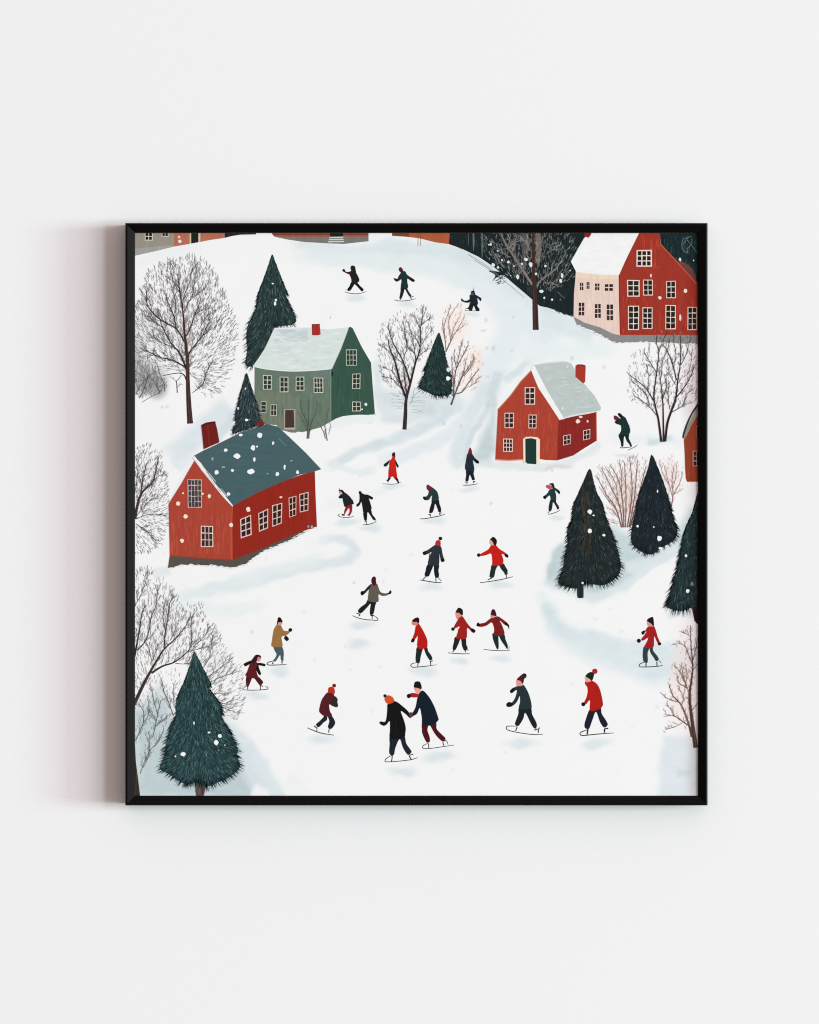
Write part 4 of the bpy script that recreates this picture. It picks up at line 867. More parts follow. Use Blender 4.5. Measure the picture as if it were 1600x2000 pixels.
bare_tree([limb(R1, [2.6, 1.8, 1.0, .6], (1295, 600), (1320, 450), (1310, 300), (1330, 150)), limb(R1, [1.3, .6], (1315, 470), (1270, 300), (1230, 150)), limb(R1, [1.3, .6], (1330, 440), (1390, 320), (1420, 210)), limb(R1, [1.0, .5], (1320, 380), (1350, 250), (1360, 120)), limb(R1, [1.0, .5], (1330, 440), (1400, 400), (1425, 380)), limb(R1, [1.0, .5], (1285, 350), (1220, 240), (1190, 130))],
          [(1284, 905), (1295, 890), (1320, 892), (1336, 915), (1336, 950), (1322, 985), (1310, 1000), (1295, 950)], (142, 112, 104), (168, 142, 136), 2, 'pale brown shrub right of the taller dark fir', twig=12, gap=5, tw=.7, depth=1, dash=50, dash_len=7, root=(1315, 1000), name='painted_shrub', dash_w=.5)
def brown(i, g):
    for _ in range(60):
        x, y = random.uniform(390, 500), random.uniform(330, 1000)
        i.stroke(g((x, y), (x + random.uniform(-12, 12), y + random.uniform(60, 160))), [1.2, 4.0], random.choice([(52, 51, 44), (60, 57, 48), (46, 48, 44)]), False, dz=3e-6 + random.random() * 2e-6)
conifer(R1, [(478, 182), (510, 270), (550, 420), (605, 520), (640, 640), (680, 760), (740, 900), (790, 1060), (812, 1190), (775, 1290), (640, 1378), (500, 1370), (415, 1365), (330, 1415), (220, 1395), (140, 1350), (192, 1200), (212, 1060), (242, 930), (235, 840), (290, 680), (295, 580), (350, 450), (412, 318)],
        (34, 43, 45), (22, 30, 33), (122, 132, 132), 900, 3, 'dark fir tree with a brownish middle and a bare trunk foot, right of the ice', ln=8, w=.8, edge=300, elen=11, trunk=[(355, 1300), (408, 1300), (416, 1470), (400, 1487), (365, 1487), (352, 1460)], trunk_rgb=(36, 46, 50),
        fl=[(480, 617, 23, 25), (517, 653, 11, 8), (478, 812, 24, 22), (622, 853, 15, 12), (405, 1335, 11)], extra=brown, share=.24)
conifer(R1, [(1105, 42), (1160, 150), (1220, 300), (1270, 450), (1310, 590), (1340, 700), (1380, 830), (1330, 930), (1200, 1000), (1120, 1060), (1040, 1060), (950, 1010), (885, 940), (890, 800), (920, 660), (960, 470), (1020, 310), (1070, 170)],
        (30, 40, 46), (20, 27, 32), (112, 124, 130), 560, 4, 'blue-black fir tree standing behind the brownish one', ln=8, w=.75, edge=220, elen=9, fl=[(1182, 885, 25, 25), (962, 762, 13, 13), (1162, 410, 7, 16), (1195, 985, 20, 11), (1125, 770, 6, 9)], share=.18)
conifer(R1, [(1562, 440), (1610, 400), (1610, 1590), (1510, 1610), (1400, 1642), (1290, 1620), (1240, 1580), (1300, 1380), (1360, 1150), (1390, 980), (1440, 790), (1510, 640)],
        (34, 52, 54), (20, 32, 36), (112, 136, 136), 520, 4, 'dark fir tree cut off by the right edge of the print', ln=9, w=.85, edge=300, elen=13, trunk=[(1520, 1590), (1610, 1590), (1610, 1735), (1548, 1735)], trunk_rgb=(46, 26, 26),
        fl=[(1468, 1415, 20, 20), (1450, 1062, 14, 14)], share=.3)
flecks(R1, [(1510, 1345, 15, 20)], (120, 136, 138))
bare_tree([limb(R2, [9, 7.4, 5.8, 4.6, 3.4, 2.2, 1.4, .8], (1000, 1505), (975, 1320), (955, 1160), (940, 1000), (962, 820), (972, 700), (955, 500), (950, 310)), limb(R2, [4.4, 3, 2.2, 1.4, .8], (965, 1400), (930, 1270), (860, 1090), (780, 1000), (740, 890)), limb(R2, [1.8, .8], (925, 1285), (860, 1240), (780, 1190), (700, 1200)), limb(R2, [1.5, .7], (945, 960), (900, 910), (840, 880), (820, 800)),
           limb(R2, [1.2, .7], (905, 900), (880, 800), (860, 700)), limb(R2, [1.5, .7], (970, 700), (930, 590), (900, 520), (850, 490), (760, 500)), limb(R2, [1.4, .7], (975, 650), (1000, 540), (1020, 420)), limb(R2, [1.5, .8], (968, 1135), (1030, 1050)), limb(R2, [1.5, .8], (980, 740), (1022, 680)), limb(R2, [1.0, .6], (950, 420), (890, 380), (840, 370)), limb(R2, [1.2, .6], (920, 920), (850, 770), (790, 700)),
           limb(R2, [1.2, .6], (830, 1060), (720, 1020), (650, 960)), limb(R2, [1.0, .6], (865, 1090), (880, 1000), (830, 920)), limb(R2, [1.0, .6], (870, 1260), (800, 1300), (700, 1330)), limb(R2, [1.0, .6], (790, 1190), (760, 1130), (710, 1090)), limb(R2, [1.0, .6], (895, 910), (915, 800), (900, 690))],
          [(1288, 1345), (1300, 1330), (1315, 1322), (1310, 1300), (1322, 1290), (1345, 1296), (1312, 1262), (1330, 1232), (1350, 1222), (1362, 1222), (1366, 1300), (1366, 1400), (1345, 1425), (1300, 1432), (1296, 1400), (1300, 1370)],
          (92, 68, 60), (140, 114, 106), 3, 'brown bare tree at the right edge near the bottom', twig=13, gap=4.5, tw=.8, depth=2, name='painted_bare_tree', up=.3, dash=110, dash_len=6, root=(1358, 1470), dash_w=.55)

# ------------------------------------------------------------------ skaters
BLK = (20, 20, 22); BLADE = (46, 50, 52)
def skater(g, label, coat, coat_rgb, legs, leg_rgb, hat=None, hat_rgb=BLK, face=None, face_rgb=(226, 150, 135), mitts=(), mitt_rgb=BLK, pom=None, pom_rgb=None, blades=(), blade_rgb=BLADE, arms=(), arm_rgb=BLK, layer=1, tuft=None):
    i = Ink(); i.poly(g(*coat), coat_rgb)
    xs = [p[0] for p in g(*coat)]; ys = [p[1] for p in g(*coat)]
    cp = crom(g(*coat), True, 3)
    for _ in range(16):                     # brushed folds of the coat
        x, y = random.uniform(min(xs), max(xs)), random.uniform(min(ys), max(ys)); l = (max(ys) - min(ys)) * random.uniform(.12, .3)
        if not inside((x - 1.2, y), cp) or not inside((x + 1.2, y + l), cp) or not inside((x, y + l), cp): continue
        i.stroke([(x, y), (x + .3, y + l)], [.5, 1.3], tuple(max(0, min(255, c + random.choice((-12, 14, 9)))) for c in coat_rgb), False, dz=1e-6 + random.random() * 2e-6)
    o = i.build('painted_skater', M_INK, pic, layer, 0, label)
    k = Ink()
    for q in (legs if isinstance(legs[0][0], (tuple, list)) else [legs]): k.poly(g(*q), leg_rgb)
    k.build('trousers', M_INK, o, layer, -1)
    if arms:
        for q in arms: Ink().poly(g(*q), arm_rgb).build('sleeve', M_INK, o, layer, 1)
    if face: Ink().poly(g(*face), face_rgb).build('face', M_INK, o, layer, 1)
    if hat:
        hk = Ink().poly(g(*hat), hat_rgb)
        if tuft: hk.stroke(g(*tuft[0]), [tuft[1] * g.f * .5, tuft[1] * g.f], tuft[2], False)
        hb = hk.build('hat', M_INK, o, layer, 2)
    if pom:
        (px, py), = g(pom[:2]); Ink().dot(px, py, pom[2] * g.f, pom_rgb or hat_rgb, wob=.05).build('pompom', M_INK, o, layer, 3)
    for q in mitts:
        mk = Ink()
        if isinstance(q[0], (int, float)):
            (px, py), = g(q[:2]); mk.dot(px, py, q[2] * g.f, mitt_rgb, wob=.06)
        else: mk.poly(g(*q), mitt_rgb)
        mk.build('mitten', M_INK, o, layer, 2)
    if blades:
        bk = Ink()
        for p, w in blades: bk.stroke(g(*p), [w * g.f * .75] + [w * g.f] * (len(p) - 2) + [w * g.f * .6] if len(p) > 2 else w * g.f, blade_rgb, len(p) > 2)
        bk.build('skate', M_INK, o, layer, -2)
    return o

skater(R(660, 510, .0375), 'black-clad skater with one arm raised, highest on the left of the slope',
       [(690, 230), (760, 205), (850, 225), (915, 330), (925, 530), (1010, 680), (1090, 850), (1120, 970), (1080, 1060), (1030, 1100), (960, 1150), (760, 1150), (710, 1060), (690, 900), (640, 760), (600, 680), (620, 560), (690, 470), (660, 400), (660, 300)], (29, 29, 29),
       [(710, 1060), (960, 1100), (1030, 1120), (1160, 1270), (1340, 1450), (1250, 1560), (1100, 1410), (960, 1260), (870, 1190), (770, 1340), (660, 1500), (530, 1540), (500, 1430), (600, 1290)], (22, 22, 22),
       arms=[[(330, 470), (420, 520), (530, 545), (640, 510), (740, 480), (740, 680), (620, 670), (530, 655), (420, 600), (310, 530)]], arm_rgb=(54, 26, 34), mitts=[(305, 460, 72)],
       blades=[([(350, 1580), (600, 1650), (900, 1680), (1200, 1650), (1490, 1560)], 42), ([(390, 1480), (520, 1470)], 30)], blade_rgb=(104, 108, 108))
skater(R(760, 515, .0375), 'skater in dark teal with arms out and a maroon face mask, on the upper slope',
       [(620, 450), (700, 390), (780, 365), (860, 390), (920, 520), (1080, 650), (1260, 770), (1340, 830), (1330, 900), (1260, 930), (1100, 840), (960, 770), (960, 960), (980, 1220), (630, 1220), (640, 960), (640, 800), (540, 860), (430, 915), (330, 880), (270, 810), (240, 740), (300, 735), (370, 770), (450, 740), (500, 620), (560, 540)], (28, 49, 49),
       [(630, 1190), (980, 1190), (960, 1280), (1040, 1450), (1170, 1650), (1090, 1710), (960, 1540), (830, 1310), (760, 1520), (650, 1800), (540, 1780), (560, 1640), (600, 1400)], (29, 34, 42),
       hat=[(600, 165), (660, 190), (745, 350), (640, 440), (620, 300)], hat_rgb=(48, 44, 46), face=[(520, 200), (590, 165), (650, 200), (660, 400), (620, 440), (540, 370), (505, 280)], face_rgb=(90, 34, 54),
       mitts=[[(1110, 680), (1260, 770), (1340, 830), (1330, 900), (1260, 930), (1120, 850)], [(240, 740), (300, 735), (400, 780), (430, 915), (330, 880), (270, 810)]],
       blades=[([(260, 1860), (450, 1910), (650, 1925), (900, 1905), (1150, 1870), (1410, 1800)], 36), ([(1100, 1720), (1180, 1820)], 55), ([(1170, 1690), (1280, 1690)], 40), ([(580, 1780), (590, 1870)], 55)], blade_rgb=(70, 78, 78))
skater(R(895, 555, .0325), 'crouching skater in black with a feather on the hood, near the wood',
       [(700, 640), (770, 600), (1030, 600), (1180, 680), (1380, 800), (1410, 860), (1390, 980), (1340, 990), (1240, 880), (1110, 790), (1170, 880), (1200, 1150), (1150, 1200), (770, 1180), (740, 1060), (620, 1095), (480, 1095), (330, 1050), (220, 1000), (175, 920), (210, 830), (260, 860), (340, 945), (440, 970), (540, 960), (690, 880), (690, 740)], (29, 37, 45),
       [(740, 1080), (1190, 1130), (1150, 1270), (1290, 1470), (1270, 1590), (1100, 1590), (1020, 1440), (940, 1290), (840, 1560), (720, 1590), (620, 1480), (460, 1460), (610, 1380), (680, 1220)], (26, 34, 33),
       hat=[(775, 470), (800, 400), (890, 360), (980, 390), (1015, 500), (1030, 630), (960, 640), (920, 480), (850, 450)], face=[(780, 460), (880, 450), (940, 500), (940, 640), (800, 640), (770, 600)], face_rgb=(84, 78, 78),
       blades=[([(410, 1575), (1270, 1582)], 34)], blade_rgb=(80, 84, 84), tuft=([(905, 170), (965, 390)], 30, (120, 120, 120)))
skater(R(1190, 795, .045), 'stooping skater in dark green with a maroon hat, between red cottage and bare tree',
       [(255, 650), (300, 580), (430, 480), (520, 480), (400, 330), (390, 290), (450, 245), (500, 270), (580, 350), (720, 450), (800, 600), (880, 800), (930, 950), (930, 1070), (860, 1190), (650, 1220), (460, 1190), (530, 1020), (530, 830), (470, 770), (340, 730)], (28, 49, 49),
       [(460, 1170), (860, 1170), (870, 1350), (1000, 1640), (960, 1740), (880, 1600), (780, 1480), (690, 1260), (650, 1380), (630, 1700), (540, 1690), (520, 1530), (450, 1340), (425, 1260)], (28, 33, 38),
       hat=[(220, 380), (280, 360), (440, 460), (280, 570), (225, 480)], hat_rgb=(112, 36, 64), mitts=[[(400, 330), (390, 290), (450, 245), (500, 270), (580, 350), (520, 470)], [(255, 650), (300, 590), (330, 600), (340, 710)]],
       blades=[([(490, 1730), (550, 1765), (760, 1752), (950, 1740)], 38), ([(820, 1880), (1000, 1790), (1140, 1720), (1260, 1630)], 30)], blade_rgb=(84, 88, 90))
skater(R(740, 875, .04), 'skater in a long bright red hooded coat below the middle shrubs',
       [(640, 340), (700, 260), (790, 330), (800, 520), (830, 800), (860, 1080), (900, 1400), (880, 1480), (690, 1390), (560, 1440), (470, 1430), (470, 1120), (510, 900), (500, 740), (560, 600), (650, 470)], (202, 32, 22),
       [[(470, 1410), (580, 1430), (560, 1520), (480, 1620), (450, 1720), (430, 1640), (370, 1570), (440, 1520)], [(700, 1390), (890, 1430), (960, 1580), (1000, 1700), (940, 1710), (860, 1590), (780, 1500)]], (24, 22, 34),
       hat=[(645, 360), (660, 260), (720, 205), (780, 210), (800, 300), (800, 500), (770, 420), (700, 380)], hat_rgb=(64, 18, 22),
       arms=[[(550, 570), (480, 740), (400, 860), (310, 910), (235, 830), (290, 760), (400, 680)], [(805, 560), (900, 740), (970, 870), (950, 940), (900, 950), (850, 850), (820, 740)]], arm_rgb=(28, 22, 26),
       blades=[([(190, 1740), (420, 1760), (700, 1765), (920, 1730), (1090, 1650)], 32)], blade_rgb=(76, 82, 84))
skater(R(890, 865, .045), 'skater in navy coat with a pointed maroon hat, left of the red cottage',
       [(500, 520), (560, 420), (640, 440), (710, 450), (840, 640), (950, 740), (1020, 800), (1015, 880), (940, 890), (840, 820), (760, 760), (790, 940), (820, 1130), (780, 1200), (470, 1200), (410, 1050), (440, 830), (470, 660)], (34, 43, 54),
       [(480, 1170), (785, 1170), (790, 1350), (845, 1560), (830, 1600), (730, 1620), (690, 1520), (620, 1390), (590, 1500), (550, 1660), (430, 1640), (460, 1420)], (28, 32, 40),
       hat=[(555, 390), (640, 185), (722, 380), (705, 470), (570, 480)], hat_rgb=(118, 30, 56), mitts=[[(860, 700), (950, 740), (1020, 800), (1015, 880), (940, 890), (850, 820)]],
       blades=[([(310, 1830), (480, 1835), (700, 1820), (980, 1770)], 36), ([(410, 1700), (510, 1710), (485, 1790)], 44), ([(760, 1700), (800, 1670), (870, 1690)], 44), ([(775, 1690), (775, 1750)], 34)], blade_rgb=(32, 36, 36))
G7 = R(650, 945, .059375)
skater(G7, 'hunched skater in a dark coat with bright red trousers',
       [(300, 330), (380, 275), (500, 360), (600, 460), (690, 620), (670, 670), (560, 690), (430, 760), (380, 740), (340, 600), (310, 470), (230, 480), (190, 440), (220, 390), (270, 340)], (32, 36, 39),
       [(440, 740), (620, 660), (640, 850), (600, 980), (540, 1060), (520, 1010), (550, 900), (530, 800), (440, 920), (390, 1010), (370, 930)], (150, 29, 37),
       hat=[(200, 250), (205, 205), (250, 195), (310, 198), (390, 285), (330, 330), (290, 270), (240, 240)], face=[(200, 255), (240, 235), (305, 280), (250, 350), (210, 310)], face_rgb=(218, 158, 172), mitts=[[(190, 440), (230, 385), (300, 390), (300, 470), (230, 480)]],
       blades=[([(240, 985), (170, 1035), (250, 1085), (400, 1105), (560, 1100), (700, 1060)], 22), ([(290, 1010), (390, 1030)], 55), ([(490, 1010), (540, 1040)], 45)], blade_rgb=(40, 44, 44), tuft=([(208, 138), (224, 210)], 24, (26, 26, 28)))
skater(G7, 'skater all in black leaning away, beside the one with red trousers',
       [(880, 330), (960, 305), (1050, 345), (1150, 355), (1300, 430), (1330, 480), (1290, 520), (1230, 500), (1190, 480), (1230, 600), (1280, 800), (1250, 850), (1150, 940), (1010, 940), (980, 800), (940, 600), (900, 680), (840, 740), (790, 750), (775, 690), (820, 640), (860, 600), (880, 480)], (27, 27, 27),
       [(1010, 910), (1240, 830), (1300, 1000), (1410, 1150), (1350, 1200), (1260, 1080), (1150, 930), (1130, 1100), (1115, 1200), (1040, 1195)], (23, 23, 24),
       hat=[(855, 265), (905, 232), (965, 310), (940, 350), (880, 350)],
       blades=[([(990, 1345), (1160, 1335), (1300, 1300), (1440, 1240)], 24), ([(1050, 1250), (1130, 1225)], 26), ([(1100, 1240), (1105, 1330)], 24), ([(1410, 1160), (1420, 1240)], 18)], blade_rgb=(34, 38, 38))
skater(R(815, 940, .040625), 'bent-over skater in a teal jacket and maroon hat, in the middle of the ice',
       [(560, 490), (740, 320), (860, 390), (960, 490), (1020, 650), (1025, 900), (715, 910), (715, 700), (660, 740), (600, 850), (500, 915), (420, 910), (330, 880), (275, 790), (310, 730), (400, 740), (490, 680), (540, 590)], (36, 58, 60),
       [(715, 870), (1020, 870), (1080, 1080), (1150, 1300), (1150, 1460), (1040, 1490), (980, 1330), (870, 1080), (820, 1290), (740, 1500), (600, 1530), (580, 1440), (630, 1220), (690, 1040)], (24, 28, 35),
       hat=[(455, 210), (520, 155), (620, 220), (750, 315), (640, 440), (560, 470), (470, 370), (450, 290)], hat_rgb=(106, 36, 62), mitts=[[(275, 790), (310, 730), (390, 740), (420, 820), (400, 905), (330, 880)]],
       blades=[([(120, 1810), (400, 1795), (750, 1730), (1050, 1670), (1340, 1580)], 42), ([(610, 1560), (650, 1690)], 55), ([(1060, 1545), (1180, 1515)], 50), ([(1080, 1540), (1100, 1615)], 50), ([(520, 1630), (620, 1570)], 30)], blade_rgb=(36, 42, 42))
skater(R(1050, 935, .04), 'small skater in dark green with a pink face, left of the dark firs',
       [(580, 550), (740, 480), (850, 430), (960, 490), (1080, 580), (1120, 680), (1070, 750), (1000, 680), (870, 580), (910, 730), (930, 940), (890, 1030), (660, 1040), (650, 950), (600, 820), (500, 890), (370, 995), (280, 900), (340, 830), (430, 770), (540, 640)], (36, 56, 57),
       [(660, 1000), (900, 1000), (930, 1150), (1060, 1360), (1060, 1480), (970, 1490), (940, 1400), (780, 1150), (740, 1350), (690, 1550), (600, 1600), (550, 1500), (570, 1300)], (30, 43, 49),
       hat=[(570, 265), (640, 220), (760, 210), (800, 240), (850, 430), (760, 500), (740, 400), (700, 330), (640, 290)], hat_rgb=(22, 33, 33), face=[(430, 320), (560, 300), (720, 360), (750, 430), (660, 510), (590, 520), (550, 490), (440, 430)], face_rgb=(186, 84, 96),
       mitts=[[(280, 900), (340, 830), (420, 880), (430, 960), (370, 995)], [(1010, 580), (1080, 590), (1120, 680), (1070, 750), (1000, 670)]],
       blades=[([(500, 1730), (620, 1725), (800, 1680), (960, 1620), (1130, 1520)], 38), ([(600, 1580), (520, 1670)], 40)], blade_rgb=(66, 72, 72))
skater(R(810, 1040, .055), 'skater in dark grey coat and red bobble hat seen from behind',
       [(700, 460), (760, 430), (900, 460), (960, 560), (1000, 780), (1060, 980), (1060, 1020), (970, 1050), (930, 1000), (880, 760), (885, 940), (850, 1170), (660, 1180), (480, 1150), (490, 980), (540, 830), (600, 700), (480, 760), (340, 805), (285, 740), (310, 690), (450, 630), (600, 530)], (42, 50, 56),
       [(480, 1130), (850, 1130), (850, 1350), (870, 1500), (850, 1600), (740, 1600), (690, 1400), (680, 1180), (600, 1350), (500, 1560), (360, 1540), (390, 1360)], (26, 30, 37),
       hat=[(735, 410), (770, 300), (860, 268), (922, 320), (922, 470), (840, 480), (760, 460)], hat_rgb=(188, 42, 32), pom=(920, 215, 66), pom_rgb=(36, 16, 26), mitts=[[(285, 740), (310, 690), (400, 660), (420, 770), (340, 805)], [(930, 950), (1040, 920), (1065, 1020), (970, 1050)]],
       blades=[([(190, 1690), (330, 1710), (550, 1750), (750, 1775), (960, 1785)], 34), ([(400, 1570), (290, 1680)], 34), ([(750, 1600), (765, 1745)], 34), ([(840, 1610), (950, 1730)], 26)], blade_rgb=(38, 42, 44))
skater(R(925, 1040, .055), 'child skater in a red jacket with both arms spread wide and a black cap',
       [(630, 455), (720, 430), (810, 460), (920, 580), (1080, 680), (1200, 770), (1240, 830), (1200, 890), (1100, 800), (1010, 770), (1050, 900), (1070, 1040), (1010, 1140), (880, 1180), (680, 1175), (670, 1000), (630, 760), (480, 800), (280, 840), (250, 770), (400, 680), (540, 590)], (195, 30, 20),
       [(680, 1140), (1040, 1090), (1150, 1230), (1220, 1350), (1200, 1450), (1130, 1520), (1090, 1430), (990, 1310), (900, 1180), (800, 1310), (730, 1590), (580, 1590), (590, 1440), (620, 1290)], (30, 45, 45),
       hat=[(590, 265), (640, 200), (700, 155), (770, 190), (838, 300), (805, 450), (740, 440), (680, 330), (640, 285)], hat_rgb=(24, 26, 30), face=[(570, 310), (620, 270), (690, 330), (730, 440), (640, 455), (580, 400)], face_rgb=(230, 168, 148),
       mitts=[(195, 805, 64), [(1140, 755), (1240, 805), (1225, 900), (1115, 840)]],
       blades=[([(230, 1790), (500, 1755), (850, 1700), (1150, 1640), (1410, 1570)], 30), ([(510, 1680), (670, 1620)], 36), ([(1180, 1500), (1180, 1615)], 32), ([(1170, 1490), (1240, 1440)], 28)], blade_rgb=(34, 38, 40))
skater(R(680, 1120, .059375), 'skater in a taupe coat gliding on one leg with a dark red hat',
       [(770, 350), (860, 390), (950, 340), (1020, 520), (1080, 620), (1220, 660), (1330, 640), (1350, 690), (1230, 740), (1100, 740), (1000, 700), (985, 940), (670, 915), (650, 820), (680, 560), (700, 420)], (99, 90, 79),
       [(660, 870), (915, 910), (890, 1080), (830, 1340), (720, 1350), (720, 1180), (740, 1000), (620, 1130), (420, 1320), (320, 1240), (420, 1110), (580, 990)], (23, 33, 33),
       hat=[(790, 150), (850, 100), (910, 140), (918, 260), (930, 330), (860, 410), (780, 330), (765, 240)], hat_rgb=(74, 18, 34), arms=[[(770, 345), (720, 470), (680, 530), (480, 725), (410, 670), (440, 590), (530, 570), (620, 470), (700, 390)]], arm_rgb=(36, 38, 37), mitts=[[(1390, 560), (1432, 610), (1395, 680), (1320, 680), (1340, 630)], (470, 655, 62)],
       blades=[([(140, 1390), (300, 1460), (550, 1520), (800, 1540), (960, 1550), (972, 1490), (850, 1390)], 26), ([(270, 1310), (390, 1360), (340, 1410)], 36), ([(730, 1390), (850, 1390)], 38), ([(790, 1400), (795, 1500)], 30)], blade_rgb=(30, 32, 32))
skater(R(790, 1195, .06), 'skater in a long red coat walking left, alone beside the red pair',
       [(440, 385), (490, 420), (560, 520), (680, 750), (740, 900), (755, 1010), (720, 1180), (430, 1185), (435, 800), (380, 870), (300, 910), (265, 870), (330, 680), (370, 470)], (183, 28, 22),
       [(430, 1140), (715, 1140), (780, 1290), (880, 1430), (915, 1530), (880, 1580), (820, 1580), (700, 1390), (620, 1200), (540, 1440), (490, 1680), (370, 1620), (380, 1340)], (28, 42, 44),
       hat=[(250, 315), (300, 240), (420, 185), (482, 230), (482, 350), (450, 385), (400, 330), (340, 335)], hat_rgb=(24, 20, 24), face=[(240, 340), (350, 315), (430, 365), (410, 450), (290, 440), (250, 400)], face_rgb=(226, 128, 116), mitts=[[(260, 870), (345, 905), (295, 1000), (218, 980)]],
       blades=[([(410, 1660), (270, 1690), (205, 1750), (270, 1810), (430, 1805), (700, 1780), (1050, 1730)], 26), ([(440, 1690), (440, 1800)], 30), ([(830, 1630), (930, 1600)], 34), ([(850, 1640), (862, 1750)], 30)], blade_rgb=(40, 44, 44))
G14 = R(870, 1180, .084375)
skater(G14, 'left one of two skaters in red, arms down, black cap',
       [(330, 300), (400, 285), (500, 430), (600, 550), (690, 610), (650, 670), (590, 620), (510, 560), (505, 720), (470, 805), (260, 800), (300, 620), (330, 520), (220, 570), (200, 530), (270, 400)], (158, 32, 29),
       [(240, 760), (460, 770), (490, 940), (520, 1030), (450, 1085), (390, 980), (360, 810), (300, 940), (230, 1070), (170, 1040), (200, 880)], (30, 34, 40),
       hat=[(240, 195), (270, 130), (315, 85), (400, 130), (408, 255), (380, 255), (310, 205)], hat_rgb=(28, 23, 28), face=[(235, 210), (310, 195), (395, 260), (330, 310), (270, 350)], face_rgb=(229, 146, 124), mitts=[(180, 580, 41), [(610, 560), (690, 600), (698, 640), (655, 672), (596, 625)]],
       blades=[([(60, 1130), (200, 1145), (400, 1155), (570, 1150)], 20), ([(170, 1110), (205, 1075)], 26), ([(470, 1070), (475, 1125)], 20), ([(510, 1050), (535, 1085)], 18)], blade_rgb=(58, 62, 64))
skater(G14, 'right one of two skaters in dark red, reaching an arm to the left',
       [(1060, 325), (1150, 300), (1220, 285), (1300, 330), (1430, 430), (1480, 500), (1475, 590), (1450, 520), (1360, 470), (1265, 385), (1320, 500), (1368, 640), (1350, 720), (1130, 720), (1135, 590), (1080, 430), (960, 500), (850, 530), (780, 520), (790, 460), (920, 430), (1000, 370)], (122, 29, 27),
       [(1110, 680), (1350, 690), (1400, 830), (1450, 960), (1440, 1050), (1380, 970), (1290, 840), (1235, 740), (1240, 1000), (1210, 1055), (1170, 990), (1110, 830), (1095, 740)], (26, 44, 46),
       hat=[(1055, 248), (1080, 140), (1130, 120), (1170, 180), (1188, 280), (1120, 268)], hat_rgb=(66, 21, 39), face=[(1050, 255), (1130, 255), (1160, 295), (1070, 325)], face_rgb=(228, 150, 146), mitts=[[(722, 490), (755, 428), (802, 465), (795, 522), (740, 515)], [(1400, 420), (1478, 490), (1480, 595), (1450, 520), (1380, 480)]],
       blades=[([(890, 1050), (1050, 1070), (1250, 1082), (1500, 1075)], 18), ([(1480, 975), (1478, 1070)], 12)], blade_rgb=(58, 62, 64))
skater(R(515, 1195, .0575), 'skater in an ochre coat and grey trousers, far left of the ice',
       [(450, 450), (580, 465), (680, 640), (860, 660), (885, 700), (760, 810), (610, 850), (620, 1000), (640, 1130), (600, 1200), (330, 1200), (255, 1150), (280, 950), (330, 640), (390, 510)], (156, 114, 62),
       [(340, 1170), (600, 1180), (680, 1380), (670, 1600), (680, 1660), (580, 1640), (560, 1480), (480, 1580), (400, 1690), (300, 1680), (380, 1580), (430, 1450), (350, 1290)], (72, 92, 96),
       hat=[(455, 345), (480, 220), (530, 185), (590, 230), (635, 352), (500, 365), (460, 445), (438, 440)], face=[(480, 375), (630, 350), (620, 420), (560, 465), (480, 455)], face_rgb=(208, 154, 134), mitts=[(905, 622, 64), [(740, 820), (780, 830), (858, 930), (780, 1003), (688, 900)]],
       blades=[([(300, 1690), (180, 1710), (110, 1770), (170, 1815), (400, 1815), (780, 1795)], 32), ([(320, 1720), (295, 1785)], 42), ([(620, 1660), (620, 1765)], 42)], blade_rgb=(40, 46, 48))
skater(R(465, 1270, .045), 'child skater in maroon with long dark hair, beside the bottom left fir',
       [(520, 590), (700, 480), (840, 560), (880, 680), (790, 860), (830, 1060), (870, 1180), (820, 1260), (560, 1210), (310, 1110), (380, 940), (460, 720)], (96, 26, 31),
       [(380, 1090), (560, 1170), (840, 1150), (1000, 1280), (1085, 1400), (1030, 1490), (960, 1560), (860, 1450), (700, 1240), (610, 1220), (560, 1320), (490, 1500), (420, 1620), (340, 1500), (330, 1300)], (78, 23, 34),
       hat=[(690, 290), (750, 220), (850, 205), (940, 225), (1002, 300), (970, 340), (880, 290), (820, 390), (800, 500), (700, 540), (540, 570), (560, 470)], hat_rgb=(38, 26, 28), face=[(805, 400), (880, 285), (985, 330), (965, 430), (890, 505), (820, 470)], face_rgb=(228, 124, 136),
       arms=[[(580, 450), (280, 570), (235, 640), (310, 715), (400, 670), (560, 570)], [(880, 555), (1080, 580), (1190, 630), (1150, 710), (1040, 690), (870, 655)], [(850, 600), (910, 800), (980, 980), (992, 1060), (930, 1090), (860, 1020), (780, 830)]], arm_rgb=(24, 20, 20),
       blades=[([(190, 1730), (500, 1745), (900, 1740), (1150, 1720), (1285, 1690), (1265, 1610), (1160, 1600)], 34), ([(405, 1560), (412, 1720)], 42), ([(960, 1560), (966, 1720)], 38), ([(300, 1590), (390, 1555)], 42), ([(970, 1540), (1080, 1590)], 42)], blade_rgb=(36, 36, 36))
